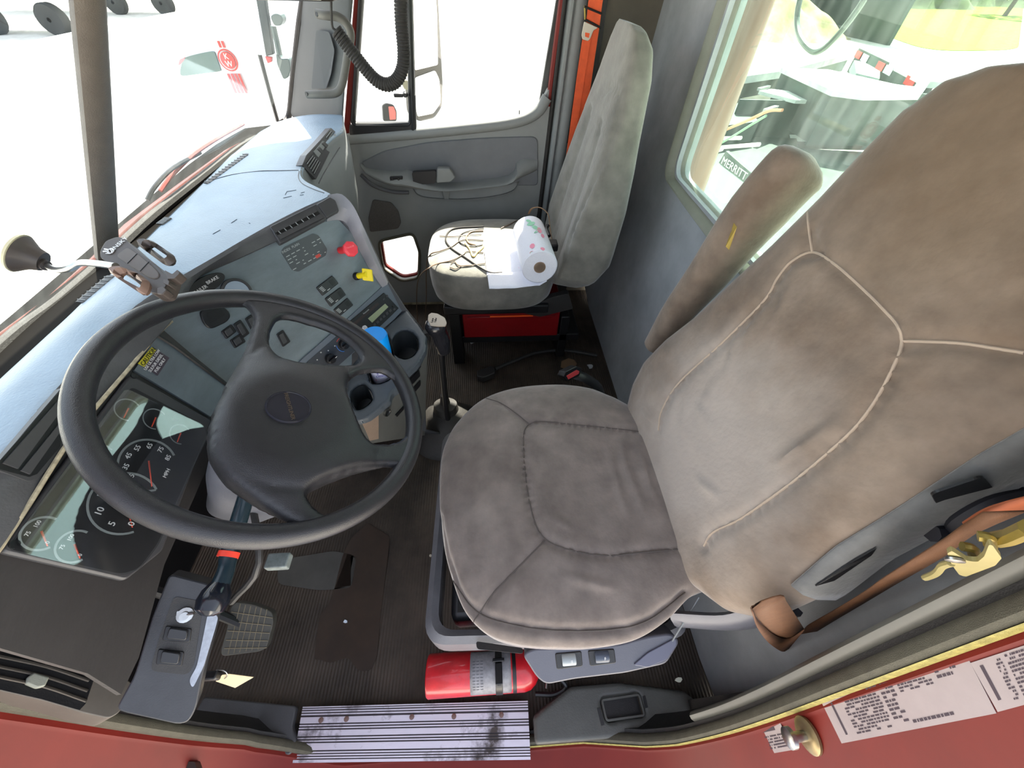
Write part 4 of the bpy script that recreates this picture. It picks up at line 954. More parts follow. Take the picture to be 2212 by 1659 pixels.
# radio bezel + radio
rbz = plate(PCn, [(640, 787), (745, 694), (828, 617), (838, 608), (876, 664), (852, 690), (790, 742), (700, 812)], .004, .006, mat('radio_bezel', (96, 104, 114), .42, .08, 20), dash, 'radio_bezel', .003, .002)
rad = plate(PCn, [(742, 706), (830, 632), (862, 666), (778, 748)], .007, .006, m_sw2, dash, 'radio', .003, .0015)
plate(PCn, [(795, 688), (832, 656), (839, 663), (804, 697)], .0078, .0012, mat('lcd', (150, 160, 128), .3), rad, 'radio_display')
plate(PCn, [(764, 697), (816, 653), (820, 657), (768, 702)], .0076, .0008, mat('cassette_door', (54, 42, 42), .35), rad, 'cassette_slot')
ru = PCn.dir(742, 706, 830, 632); rv = PCn.n.cross(ru)
MB().text('Panasonic', PCn.px(791, 673, .0076), ru, rv, .006).obj('radio_brand', mat('dim_print', (165, 170, 170), .6), rad)
for i in range(6):
    t = i/5; MB().box(PCn.px(809+34*t, 702-31*t, .0078), (.0085, .0075, .002), u=ru, v=rv).obj('radio_button', m_bez, rad, bevel=.0008)
for x, y in ((836, 640), (829, 646), (852, 668)): MB().box(PCn.px(x, y, .0078), (.008, .006, .002), u=ru, v=rv).obj('radio_button', m_bez, rad, bevel=.0008)
MB().lathe([(.003, 0), (.003, .003), (0, .003)], PCn.px(849, 662, .0075), PCn.n, 12).obj('radio_jack', m_black, rad)
# heater panel
hp = plate(PCn, [(655, 790), (744, 712), (778, 748), (720, 800), (690, 815)], .0052, .004, mat('heater_panel', (58, 62, 68), .4), dash, 'heater_panel', .003)
for x, y, a in ((741, 744, 1), (712, 775, 0)):
    c = PCn.px(x, y, .006)
    kn = MB().lathe([(.0135, 0), (.0125, .012), (.0, .013)], c, PCn.n, 20).box(c+PCn.n*.016, (.024, .005, .010), u=ru, v=rv).obj('heater_knob', m_black, hp, bevel=.001)
    MB().box(c+PCn.n*.0215+ru*.008, (.006, .0012, .0006), u=ru, v=rv).obj('knob_mark', m_wht, kn)
    for (b0, b1, mm) in ((150, 240, mat('arc_blue', (60, 120, 200), .5)), (60, 120, mat('arc_red', (200, 70, 70), .5))):
        if not a: continue
        P = [c+(ru*cos(radians(b0+(b1-b0)*i/10))+rv*sin(radians(b0+(b1-b0)*i/10)))*.019 for i in range(11)]
        MB().tube(P, .0009, 6, 1).obj('temperature_arc', mm, hp)
for x, y in ((709, 757), (693, 761), (685, 777), (723, 747)): MB().text('o', PCn.px(x, y, .0056), ru, rv, .007).obj('heater_icon', m_wht, hp)
MB().lathe([(.008, 0), (.008, .004), (.006, .006), (.005, .003), (0, .003)], PCn.px(787, 709, .006), PCn.n, 18).obj('chrome_ring', mat('bright_ring', (220, 220, 225), .25), hp)
# passenger vent louvers
PV = Pl(at(658, 352, Z=.925), at(716, 290, Z=.925), at(682, 385, Z=.872))
pv_ = plate(PV, [(653, 357), (662, 335), (690, 305), (715, 276), (732, 290), (733, 303), (712, 330), (683, 388)], .012, .02, m_bez, dash, 'passenger_vent', .003, .002)
for A, B, n in (([(661, 352), (674, 335), (693, 352), (680, 378)], None, 5), ([(702, 296), (713, 282), (729, 293), (721, 308)], None, 4)):
    plate(PV, A, .0125, .0008, m_black, pv_, 'vent_recess')
    for i in range(n):
        t = (i+.5)/n; a = (A[0][0]+(A[3][0]-A[0][0])*t, A[0][1]+(A[3][1]-A[0][1])*t); b = (A[1][0]+(A[2][0]-A[1][0])*t, A[1][1]+(A[2][1]-A[1][1])*t)
        MB().tube([PV.px(*a, .014), PV.px(*b, .014)], .0013, 6, 1).obj('vent_blade', m_grey, pv_)
plate(PV, [(678, 328), (698, 304), (706, 312), (688, 340)], .0145, .003, m_grey, pv_, 'vent_handle', .002, .001)
for i in (0, 1): plate(PV, [(686+i*10, 322-i*12), (691+i*10, 317-i*12), (700+i*10, 326-i*12), (696+i*10, 332-i*12)], .0165, .003, m_bez, pv_, 'vent_tab', 0, .001)
# glovebox lid seam on fascia
q = onto(TPF, [(688, 396), (700, 374), (716, 346), (734, 318)], .001)
if len(q) > 2: MB().tube(q, .0015, 6, 5).obj('glovebox_seam', m_black, dash)
# ---------------------------------------------------------------- cup holder tray and lower console
def zat(x, y, Yt): return at(x, y, Y=Yt)
m_con = mat('console_plastic', (70, 76, 82), .45, .1, 12, .2, 400)
TRp = V((0, 0, 1)); zt_ = .575
TP_ = Pl(at(838, 700, Z=.60), at(900, 700, Z=.60), at(860, 800, Z=.575))
tro = [(800, 735), (852, 690), (878, 666), (912, 710), (924, 728), (922, 760), (905, 790), (880, 812), (862, 845), (850, 850), (845, 868), (800, 905), (770, 915), (745, 880), (750, 800)]
h1 = cat([TP_.px(875+27*cos(a), 745+30*sin(a)) for a in [2*pi*k/16 for k in range(16)]], 2, True)
h2 = cat([TP_.px(*p) for p in [(800, 745), (822, 716), (842, 735), (848, 780), (848, 812), (822, 828), (800, 822), (796, 780)]], 3, True)
h3 = cat([TP_.px(*p) for p in [(762, 845), (785, 832), (800, 848), (800, 868), (775, 885), (762, 872)]], 3, True)
ct = relief(TP_, rnd([TP_.px(*p) for p in tro], .006), [h1, h2, h3], .004, .005, lambda x, y: .006, lambda x, y: -.022)
cth = ct.obj('cup_holder', m_con, dash, relax=4)
for h, d in ((h1, .06), (h2, .08), (h3, .05)):
    MB().loft([h, [p+V((.0, .0, -d*.5)) for p in h], [p.lerp(avgp(h), .12)+V((0, 0, -d)) for p in h], [p.lerp(avgp(h), .97)+V((0, 0, -d)) for p in h]], cu=True).obj('holder_well', mat('well_dark', (36, 40, 43), .5), cth)
PLn = Pl(at(905, 800, Z=.50), at(918, 880, Z=.30), at(800, 900, Z=.50))
plate(PLn, [(745, 900), (800, 905), (850, 860), (905, 795), (924, 740), (922, 800), (919, 880), (918, 940), (790, 960), (760, 930)], 0, .01, mat('lower_console', (88, 88, 84), .5, .15, 8), dash, 'lower_console')
plate(PLn, [(781, 909), (818, 890), (818, 948), (800, 952)], .002, .004, mat('tan_console', (140, 120, 104), .6, .15, 10), dash, 'console_patch')
lt = MB().lathe([(.011, 0), (.011, .003), (.0125, .005), (.0125, .008), (.0095, .008), (.009, .002), (0, .002)], PLn.px(834, 889, .003), PLn.n, 24).obj('lighter_socket', m_steel, dash)
MB().lathe([(.0092, 0), (.0092, .0065), (0, .0066)], PLn.px(834, 889, .0025), PLn.n, 20).obj('socket_hole', m_black, lt)
for q in ([(855, 897), (877, 873), (879, 877), (858, 901)], [(868, 838), (905, 800), (908, 812), (874, 850)], [(876, 858), (908, 822), (909, 832), (880, 868)], [(880, 812), (908, 786), (910, 792), (884, 820)]):
    plate(PLn, q, .004, .003, m_black, dash, 'console_slot')
MB().prism(rnd([at(912, 722, Z=.56), at(928, 724, Z=.56), at(927, 735, Z=.55), at(912, 734, Z=.55)], .001), (0, 0, -.02)).obj('console_hook', m_dark, dash, bevel=.002)
# ---------------------------------------------------------------- switch pod left of the wheel
PSn = Pl(at(372, 1245, Z=.675), at(300, 1530, Z=.60), at(470, 1290, Z=.63))
m_pod = mat('pod_grey', (50, 52, 57), .45, .15, 20, .2, 500); m_worn = mat('worn_light', (150, 158, 172), .5, .2, 60)
pod = plate(PSn, [(366, 1240), (452, 1262), (476, 1300), (462, 1370), (440, 1450), (424, 1530), (408, 1560), (385, 1566), (268, 1540), (250, 1532), (290, 1460), (330, 1330)], 0, .055, m_pod, dash, 'switch_pod', .008, .008)
plate(PSn, [(375, 1288), (440, 1300), (418, 1440), (405, 1458), (330, 1450), (326, 1440), (340, 1390)], .001, .002, m_dark, pod, 'pod_recess', .008)
plate(PSn, [(449, 1325), (472, 1330), (466, 1355), (452, 1400), (440, 1440), (416, 1488), (408, 1470), (425, 1440), (436, 1390)], .0012, .002, m_worn, pod, 'worn_paint', .006)
for q in ([(358, 1352), (414, 1358), (410, 1388), (350, 1384)], [(342, 1402), (398, 1408), (392, 1440), (336, 1436)]):
    s_ = plate(PSn, q, .003, .004, m_black, pod, 'rocker_switch', .003, .0015)
    plate(PSn, [(q[0][0]+8, q[0][1]+4), (q[1][0]-8, q[1][1]+4), (q[2][0]-8, q[2][1]-4), (q[3][0]+8, q[3][1]-4)], .010, .008, m_sw2, s_, 'rocker', .004, .003)
tg = MB().lathe([(.011, 0), (.011, .003), (.006, .004), (.006, .010), (0, .010)], PSn.px(400, 1328, .002), PSn.n, 16).obj('toggle_switch', m_steel, pod)
MB().tube([PSn.px(400, 1328, .008), PSn.px(419, 1324, .016)], .0022, 8, 1).obj('toggle_lever', m_steel, tg)
plate(PSn, [(382, 1320), (415, 1322), (414, 1338), (380, 1336)], .003, .001, m_steel, tg, 'toggle_plate', .002)
# door-side end of dash with air vent
VE = Pl(V((-.72, .105, .66)), V((-.62, .105, .60)), V((-.72, .055, .60)))
m_sv = mat('side_vent_grey', (92, 86, 78), .6, .12, 20)
VE = Pl(at(0, 1395, Z=.66), at(205, 1470, Z=.56), at(0, 1500, Z=.64))
ve = plate(VE, [(-60, 1370), (0, 1388), (100, 1412), (205, 1450), (285, 1472), (276, 1505), (258, 1540), (235, 1552), (180, 1540), (100, 1515), (0, 1492), (-60, 1475)], .01, .05, m_sv, dash, 'side_vent', .006, .006)
plate(VE, [(-50, 1395), (0, 1404), (100, 1428), (205, 1462), (185, 1520), (172, 1534), (90, 1510), (-50, 1478)], .0105, .001, m_black, ve, 'vent_recess')
for k in range(3):
    o_ = k*22; MB().tube([VE.px(x, y+o_, .013) for x, y in [(-40, 1408), (0, 1418), (100, 1440), (192-k*3, 1470)]], .003, 8, 4, flat=(.002, .005)).obj('vent_slat', m_sv, ve)
plate(VE, [(60, 1462), (75, 1452), (108, 1462), (98, 1482), (80, 1486), (56, 1476)], .02, .008, m_mold, ve, 'vent_tab', .002, .002)
# ================================================================ things in the cab
# ---- phone mount
pm_ = thing('phone_mount', 'black phone holder on a metal arm with a suction cup stuck to the windshield', 'phone holder', at(240, 560, Z=.93))
m_ph = mat('mount_dark', (66, 58, 54), .45, .1, 30); m_phg = mat('mount_grey', (104, 98, 94), .7)
sc = at(38, 545, Y=.60); WPn = WP.n if WP.n.x > 0 else -WP.n
sc = WP.px(36, 545); ua, ub = frame(WPn)
MB().lathe([(.030, .0), (.031, .004), (.026, .010), (.020, .018), (.016, .03)], sc+WPn*.002, WPn, 28).obj('suction_cup', m_ph, pm_)
MB().lathe([(.0315, -.001), (.0325, .003), (.0305, .004)], sc+WPn*.001, WPn, 28).obj('cup_rim', mat('pale_rubber', (190, 182, 150), .6), pm_)
e0 = sc+WPn*.03; arm = [e0, at(98, 572, Z=.99), at(120, 583, Z=1.0), at(150, 580, Z=1.02), at(175, 568, Z=1.03), at(215, 570, Z=1.04), at(250, 575, Z=1.045)]
MB().tube([sc+WPn*.018, at(70, 560, Z=1.0), at(100, 574, Z=.993)], [.015, .012, .0085], 12, 4).obj('cup_lever', m_ph, pm_)
MB().tube(arm[1:], .0048, 10, 6).obj('arm', m_steel, pm_)
PHn = Pl(at(240, 520, Z=1.05), at(350, 630, Z=1.02), at(225, 570, Z=1.035))
body = plate(PHn, [(216, 541), (228, 520), (252, 511), (268, 514), (292, 536), (322, 560), (338, 572), (356, 592), (368, 590), (364, 605), (352, 632), (330, 634), (310, 622), (286, 602), (236, 570), (216, 556)], 0, .022, m_ph, pm_, 'holder_body', .005, .004)
plate(PHn, [(250, 552), (275, 533), (300, 550), (335, 580), (345, 592), (338, 602), (322, 600), (280, 574)], .0015, .003, m_phg, pm_, 'rubber_pad', .006, .001)
for a, b in (((275, 569), (296, 548)), ((302, 586), (322, 565))): MB().tube([PHn.px(*a, .0018), PHn.px(*b, .0018)], .0007, 6, 1).obj('pad_groove', m_black, pm_)
def clamp(o, hole, name='side_clamp', h=.02, m=m_ph):
    O = rnd([PHn.px(*p, h) for p in o], .003, 4); Hh = rnd([PHn.px(*p, h) for p in hole], .002, 4)
    relief(PHn, O, [Hh], .004, .004, lambda x, y: h, lambda x, y: h-.016).obj(name, m, pm_)
clamp([(286, 520), (300, 511), (320, 512), (368, 545), (368, 558), (354, 568), (342, 562), (296, 528)], [(311, 524), (316, 521), (356, 548), (352, 556)])
clamp([(224, 580), (236, 572), (258, 570), (290, 584), (314, 602), (310, 620), (302, 633), (240, 592)], [(247, 584), (262, 582), (300, 604), (298, 618), (286, 612), (256, 596)], m=mat('mount_brown', (120, 96, 84), .5))
for q in ([(355, 583), (372, 592), (383, 582), (388, 590), (376, 602), (362, 602)], [(338, 622), (352, 618), (360, 626), (350, 636), (338, 634)], [(352, 602), (366, 606), (364, 616), (352, 612)]):
    plate(PHn, q, .012, .014, m_ph, pm_, 'foot_hook', .002, .001)
pu = PHn.dir(238, 543, 262, 522)
MB().text('VANSKY', PHn.px(253, 531, .0012), pu, PHn.n.cross(pu), .0098).obj('logo_text', m_wht, body)
lo = MB(); lc = PHn.px(239, 542, .0012); lv_ = PHn.n.cross(pu)
lo.tube([lc+(pu*cos(a)+lv_*sin(a))*.0045 for a in [2*pi*k/14 for k in range(14)]], .0008, 6, 1, closed=True)
lo.tube([lc+lv_*.005, lc+lv_*.011-pu*.002], .0011, 6, 1); lo.tube([lc+lv_*.004-pu*.003, lc+lv_*.009-pu*.006], .0011, 6, 1)
lo.obj('logo_mark', m_wht, body)
# ---- gear shifter
gs = thing('gear_shifter', 'tall black gear shift lever with a silver-capped knob rising from the floor', 'gear lever', V((-.20, .95, 0)))
K = lambda x, y, d=0: at(x, y, Y=.93+d)
top_ = K(941, 690); b0 = K(966, 895); 
MB().tube([K(952, 758), K(958, 820), b0, V((b0.x, .95, 0.0))], .0105, 12, 3).obj('lever', m_black, gs)
ax_ = (K(938, 690)-K(952, 765)).normalized(); kc = K(944, 712)
kr = MB(); rows = []; ux = (V((1, 0, 0))-ax_*ax_.x).normalized(); uy = ax_.cross(ux)
for d, a, b, ox in ((-.095, .017, .018, .010), (-.088, .021, .021, .010), (-.045, .025, .024, .009), (-.02, .025, .024, .006), (-.004, .026, .027, .0), (.008, .031, .030, -.002), (.018, .031, .030, -.003), (.027, .027, .027, -.003), (.031, .02, .02, -.003)):
    rows.append([kc+ax_*d+ux*(ox+a*math.copysign(abs(cos(t))**.8, cos(t)))+uy*(b*math.copysign(abs(sin(t))**.8, sin(t))) for t in [2*pi*k/28 for k in range(28)]])
kn = kr.loft(rows, cu=True, cap=True).obj('shift_knob', mat('knob_gloss', (34, 34, 38), .2), gs)
KP = Pl(kc+ax_*.033, kc+ax_*.033+ux*.01, kc+ax_*.033+uy*.01)
cap = plate(KP, [(925, 680), (932, 675), (945, 677), (961, 686), (965, 697), (962, 704), (945, 704), (930, 703), (924, 692)], 0, .004, mat('cap_cream', (168, 156, 140), .35), gs, 'knob_cap', .004, .0012)
ku = KP.dir(931, 703, 934, 681) if False else KP.dir(932, 700, 936, 681)
MB().text('Eaton', KP.px(934, 692, .0004), ku, KP.n.cross(ku), .0095).text('Fuller', KP.px(941, 691, .0004), ku, KP.n.cross(ku), .0095).obj('knob_print', m_black, gs)
MB().prism(rnd([K(912, 723, -.01), K(926, 719, -.01), K(926, 732, -.01), K(914, 734, -.01)], .002), (0, .02, 0)).obj('range_selector', m_dark, gs, bevel=.002)
bt_ = MB(); rows = []
for z, r in ((.0, .17), (.02, .165), (.06, .12), (.075, .10), (.10, .085), (.12, .05), (.15, .045), (.16, .02), (.20, .014)):
    rows.append([V((b0.x+.02*0-.01+r*cos(t)*(1.0+.05*sin(3*t)), .985+r*.85*sin(t)-.03*(1-z*5), z)) for t in [2*pi*k/36 for k in range(36)]])
bt_.loft(rows, cu=True, cap=True).obj('shift_boot', mat('boot_grey', (44, 41, 38), .65, .35, 12, .4, 120), gs)
# ---- fire extinguisher on floor by the seat
fe = thing('fire_extinguisher', 'red fire extinguisher lying beside the driver seat base in a strap bracket', 'fire extinguisher', V((-.04, .13, .0)))
fa_, fb_ = at(924, 1470, Z=.075), at(1160, 1466, Z=.075); fa_.y = fb_.y = .118; fx = (fb_-fa_).normalized()
L_ = (fb_-fa_).length; m_fe = mat('extinguisher_red', (196, 28, 38), .3, .2, 25, coat=.4)
MB().lathe([(.03, 0), (.046, .0), (.049, .004), (.049, L_-.035), (.045, L_-.018), (.034, L_-.004), (.018, L_+.006), (.016, L_+.03)], fa_, fx, 40).obj('cylinder', m_fe, fe)
def fcyl(x, y, h=.0006):      # point of pixel on cylinder surface
    o = CAM; d = ray(x, y); r = .049+h
    oy, oz = o.y-fa_.y, o.z-fa_.z; a = d.y**2+d.z**2; b = 2*(oy*d.y+oz*d.z); c = oy*oy+oz*oz-r*r; D = b*b-4*a*c
    if D < 0: return None
    return o+d*((-b-sqrt(D))/(2*a))
def cylpatch(x0, x1, a0, a1, h, th, jag=0):
    rows = []
    for i in range(9):
        x = x0+(x1-x0)*i/8; rows.append([V((x+(random.uniform(-jag, jag) if j in (0, 14) else 0), fa_.y-(.049+h)*cos(radians(a0+(a1-a0)*j/14)), fa_.z+(.049+h)*sin(radians(a0+(a1-a0)*j/14)))) for j in range(15)])
    return MB().loft(rows)
lx0 = fcyl(1015, 1470).x; lx1 = fcyl(1105, 1470).x
random.seed(5); lab = cylpatch(lx0, lx1, 15, 150, .0006, 0, .003).obj('paper_label', mat('label_silver', (140, 138, 140), .5, .25, 60), fe, solid=.0006)
cylpatch(fcyl(1108, 1470).x, fcyl(1116, 1470).x, 5, 170, .0007, 0).obj('dark_band', m_black, fe, solid=.0006)
pr = MB(); 
for i in range(10):
    a = radians(40+i*8); xx = lx0+.004; y_ = fa_.y-.0502*cos(a); z_ = fa_.z+.0502*sin(a)
    for k in range(3): pr.box(V((xx+.006+k*.010, y_, z_)), (.007, .0012, .0003), u=(1, 0, 0), v=V((0, sin(a), cos(a))))
pr.obj('label_print', mat('grey_print', (90, 90, 95), .6), lab)
sx = fcyl(1078, 1470).x
stp_ = cylpatch(sx-.009, sx+.009, -20, 200, .0015, 0).obj('strap', mat('strap_steel', (70, 68, 66), .35, .2, 60, metal=.6), fe, solid=.001)
MB().box(V((sx, fa_.y-.01, fa_.z+.053)), (.018, .045, .006)).box(V((sx, fa_.y+.018, fa_.z+.054)), (.03, .008, .010)).box(V((sx, fa_.y-.028, fa_.z+.047)), (.012, .012, .008)).obj('strap_latch', mat('latch_black', (40, 40, 42), .25, metal=.5), fe, bevel=.002)
vb = fb_+fx*.025
MB().tube([vb-fx*.02, vb+fx*.03], .013, 12, 1).obj('valve', m_steel, fe)
MB().box(vb+V((.04, 0, .012)), (.08, .018, .006)).obj('squeeze_handle', m_black, fe, bevel=.002)
MB().tube([vb+V((.015, -.01, 0)), vb+V((.05, -.04, -.01)), vb+V((.02, -.055, -.03)), vb+V((-.03, -.052, -.035))], .006, 8, 6).obj('hose', m_black, fe)
MB().tube([vb+V((-.005, -.045, .02)), vb+V((0, -.02, .02)), vb+V((0, .01, .02))], .0025, 8, 2).obj('pull_pin', m_steel, fe)
MB().box(V((sx, fa_.y+.02, fa_.z-.06)), (.06, .08, .012)).obj('wall_bracket', m_black, fe)
# ---- aluminium sill plate
m_alu = mat('aluminium_plate', (196, 192, 204), .38, 0, 9, .15, 100, metal=.55, c2=(120, 112, 112)); 
_n = m_alu.node_tree.nodes
for nd in _n:
    if nd.type == 'VALTORGB': nd.color_ramp.elements[0].color = srgb(205, 200, 212); nd.color_ramp.elements[1].color = srgb(70, 62, 60); nd.color_ramp.elements[0].position = .55; nd.color_ramp.elements[1].position = .69
sp_ = thing('sill_plate', 'ridged aluminium tread plate on the driver door sill with dark stains', 'sill plate', V((-.2, .0, .02)))
c4 = [at(655, 1527, Z=.045), at(1140, 1514, Z=.045), at(1146, 1641, Z=.045), at(633, 1648, Z=.045)]
Ls = lambda a, b, z=0: c4[0].lerp(c4[1], a).lerp(c4[3].lerp(c4[2], a), b)+V((0, 0, z))
MB().prism([Ls(0, 0), Ls(1, 0), Ls(1, 1), Ls(0, 1)], (0, 0, -.012)).obj('base_sheet', mat('plate_grooves', (58, 50, 56), .5, .3, 40), sp_, smooth=False)
rid = [0, .025, .05, .075, .10, .13, .155, .185, .215, .30, .325, .35, .375, .40, .425, .54, .565, .59, .615, .64, .665, .79, .815, .84, .865, .89, .915, .94, .965, 1.0]
strips = [(0, .022), (.04, .062), (.085, .112), (.135, .162), (.20, .315), (.34, .365), (.39, .415), (.44, .545), (.57, .595), (.62, .645), (.67, .79), (.815, .84), (.86, .885), (.905, .93), (.95, 1.0)]
for a, b in strips: MB().prism([Ls(0, a, .003), Ls(1, a, .003), Ls(1, b, .003), Ls(0, b, .003)], (0, 0, -.003)).obj('ridge', m_alu, sp_, smooth=False)
for t, b in ((.09, .26), (.2, .25), (.485, .24), (.67, .25), (.88, .24)): MB().lathe([(.006, 0), (.006, .002), (.003, .003), (0, .0028)], Ls(t, b, .003), (0, 0, 1), 12).obj('screw', mat('rusty_screw', (110, 84, 76), .5), sp_)
# ---- sill side trims
def slabp(name, px, z, th, m, parent, r=0, bevel=.003):
    p = [at(x, y, Z=z) for x, y in px]
    if r: p = rnd(p, r, 4)
    return MB().prism(p, (0, 0, -th)).obj(name, m, parent, bevel=bevel)
kp = thing('kick_trim', 'dark grey sill trim panel between the switch pod and the tread plate', 'trim panel', V((-.55, .05, .02)))
slabp('panel', [(440, 1505), (640, 1525), (630, 1570), (640, 1600), (626, 1632), (560, 1618), (470, 1600), (405, 1570)], .06, .02, mat('kick_plastic', (66, 66, 68), .55, .15, 10, .2, 300), kp, .008)
ks = thing('sill_trim', 'dark grey moulded sill cover with a square recess beside the driver seat', 'trim panel', V((.25, .08, .02)))
m_ks = mat('sill_cover', (78, 78, 74), .5, .12, 10, .2, 300)
c_o = [at(x, y, Z=.075) for x, y in [(1150, 1545), (1180, 1520), (1230, 1480), (1330, 1470), (1480, 1490), (1530, 1530), (1480, 1570), (1320, 1600), (1155, 1612)]]
c_h = rnd([at(x, y, Z=.075) for x, y in [(1300, 1512), (1380, 1500), (1392, 1545), (1310, 1556)]], .006)
SPl = Pl(V((0, 0, .075)), V((1, 0, .075)), V((0, 1, .075)))
relief(SPl, rnd(c_o, .01), [c_h], .004, .008, lambda x, y: .0, lambda x, y: -.03).obj('cover', m_ks, ks, relax=3)
MB().prism([p+V((0, 0, -.022)) for p in c_h], (0, 0, -.003)).obj('recess_floor', m_black, ks, smooth=False)
MB().tube([p+V((0, 0, .001)) for p in c_h], .003, 6, 1, closed=True).obj('recess_rim', m_ks, ks)
for q in ([(1290, 1530), (1296, 1528), (1306, 1566), (1299, 1568)], [(1388, 1504), (1394, 1502), (1400, 1528), (1394, 1530)]): MB().prism([at(x, y, Z=.0765) for x, y in q], (0, 0, -.003)).obj('slot', m_black, ks, smooth=False)
# ---- brake pedal
bp_ = thing('brake_pedal', 'dark rubber pedal with a grid tread above the floor mat', 'pedal', V((-.72, .25, .0)))
BPl = Pl(at(505, 1300, Z=.16), at(590, 1320, Z=.15), at(480, 1400, Z=.11))
pp = plate(BPl, [(508, 1300), (550, 1306), (588, 1322), (590, 1345), (575, 1400), (560, 1408), (480, 1418), (476, 1408), (492, 1350), (496, 1315)], 0, .02, mat('pedal_rubber', (66, 64, 58), .6, .15, 60), bp_, 'tread', .01, .003)
gr = MB()
for t in (.18, .36, .54, .72, .88):
    a = BPl.px(504-22*t, 1302+112*t, .0005); b = BPl.px(592-18*t, 1318+92*t, .0005); gr.tube([a, b], .0011, 6, 1)
for t in (.14, .28, .42, .57, .71, .86):
    a = BPl.px(508+80*t, 1302+16*t, .0005); b = BPl.px(480+90*t, 1415-14*t, .0005); gr.tube([a, b], .0009, 6, 1)
gr.obj('tread_lines', mat('dusty_line', (122, 112, 92), .8), bp_)
MB().tube([BPl.px(540, 1355, -.02), V((-.82, .30, .22)), V((-.93, .32, .45))], .012, 8, 4).obj('pedal_arm', m_black, bp_)
# ---- worn / torn mat patch, bits of debris
mp_ = MB().prism(rnd([at(x, y, Z=.003) for x, y in [(795, 1130), (842, 1158), (838, 1200), (822, 1330), (815, 1415), (802, 1448), (775, 1450), (752, 1420), (712, 1432), (690, 1425), (678, 1425), (690, 1330), (715, 1300), (740, 1200), (760, 1160)]], .012), (0, 0, -.002)).obj('floor_patch', mat('worn_patch', (52, 38, 28), .45, .3, 9), smooth=False)
mp_['label'] = 'worn dark brown torn patch in the ribbed floor mat before the driver seat'; mp_['category'] = 'mat patch'
mp2 = MB().prism(rnd([at(x, y, Z=.003) for x, y in [(600, 1210), (720, 1190), (770, 1200), (760, 1270), (690, 1275), (600, 1262)]], .02), (0, 0, -.002)).obj('floor_patch', mat('smooth_patch', (72, 70, 66), .5, .2, 9), smooth=False)
mp2['label'] = 'smooth worn grey heel pad area on the floor behind the column bracket'; mp2['category'] = 'mat patch'
def bit(name, x, y, z, s, c, lab, catg, seed):
    random.seed(seed); n = 7; P = [at(x+s*cos(2*pi*i/n)*random.uniform(.5, 1.1), y+s*.8*sin(2*pi*i/n)*random.uniform(.5, 1.1), Z=z) for i in range(n)]
    o = MB().prism(P, (0, 0, -.004)).obj(name, mat('bit_'+str(seed), c, .8), smooth=False); o['label'] = lab; o['category'] = catg; return o
bit('paper_scrap', 746, 1342, .008, 6, (215, 225, 235), 'tiny white paper scrap on the torn floor patch', 'paper scrap', 1)
bit('paper_scrap', 1020, 738, .008, 6, (205, 205, 205), 'tiny white paper scrap in front of the red case', 'paper scrap', 2)
bit('leaf', 1232, 785, .006, 22, (120, 96, 72), 'dry brown leaf on the floor behind the buckle', 'leaf', 4)
bit('foil_scrap', 1275, 790, .006, 7, (190, 195, 200), 'tiny shiny scrap on the floor near the rear wall', 'scrap', 5)
bit('rust_flake', 930, 1200, .006, 4, (190, 180, 160), 'tiny pale flake on the floor left of the driver seat', 'flake', 6)
bit('foil_scrap', 1467, 1468, .09, 9, (225, 228, 210), 'bright scrap of foil behind the seat control panel', 'scrap', 9)
# ---- snow brush / cable on floor
sb_ = thing('ice_scraper', 'dark scraper with a long curved handle lying on the floor between the seats', 'scraper', at(1060, 800, Z=0))
MB().tube([at(x, y, Z=.03) for x, y in [(1070, 797), (1110, 780), (1160, 762), (1220, 757), (1290, 768)]], .009, 10, 5).obj('handle', m_dark, sb_)
MB().prism(rnd([at(x, y, Z=.045) for x, y in [(1030, 800), (1062, 790), (1070, 796), (1068, 806), (1045, 815), (1030, 812)]], .006), (0, 0, -.035)).obj('blade', m_dark, sb_, bevel=.004)
# ---- seat belt buckle of the driver seat
bk_ = thing('seat_belt_buckle', 'black seat belt buckle with red press button behind the driver cushion', 'buckle', V((.27, .80, .3)))
UB = Pl(at(1218, 812, Z=.47), at(1248, 792, Z=.47), at(1224, 824, Z=.45))
plate(UB, [(1217, 813), (1222, 803), (1246, 791), (1258, 796), (1252, 812), (1225, 824)], 0, .03, m_black, bk_, 'housing', .003, .003)
plate(UB, [(1224, 812), (1246, 799), (1252, 802), (1250, 808), (1228, 820)], .0015, .004, mat('red_button', (214, 70, 74), .4), bk_, 'press_button', .002, .001)
MB().tube([UB.px(1240, 808, -.02), at(1270, 820, Z=.42), at(1300, 850, Z=.36), V((.36, .74, .28))], .015, 8, 4, flat=(.022, .010)).obj('sleeve', m_black, bk_)
# ---- red case under passenger seat
rc = thing('emergency_triangle_case', 'red plastic case stored under the passenger seat', 'case', V((.12, 1.52, 0)))
x0, x1 = at(1003, 728, Y=1.36).x, at(1204, 722, Y=1.36).x; z1 = .235; z0 = .06
z0 = at(1100, 728, Y=1.36).z; z1 = at(1100, 668, Y=1.36).z+.03
m_rc = mat('case_red', (124, 8, 16), .35, .1, 12)
rcb = MB().box(V(((x0+x1)/2, 1.44, (z0+z1)/2)), (x1-x0, .16, z1-z0)).obj('case_body', m_rc, rc, bevel=.006)
MB().box(V(((x0+x1)/2, 1.358, z0+(z1-z0)*.62)), ((x1-x0)*.9, .006, .012)).obj('case_rib', m_rc, rc, bevel=.002)
MB().box(V((x0+(x1-x0)*.5, 1.356, z0+(z1-z0)*.66)), ((x1-x0)*.44, .004, .007)).obj('orange_strip', mat('orange_strip', (240, 90, 30), .5), rc)
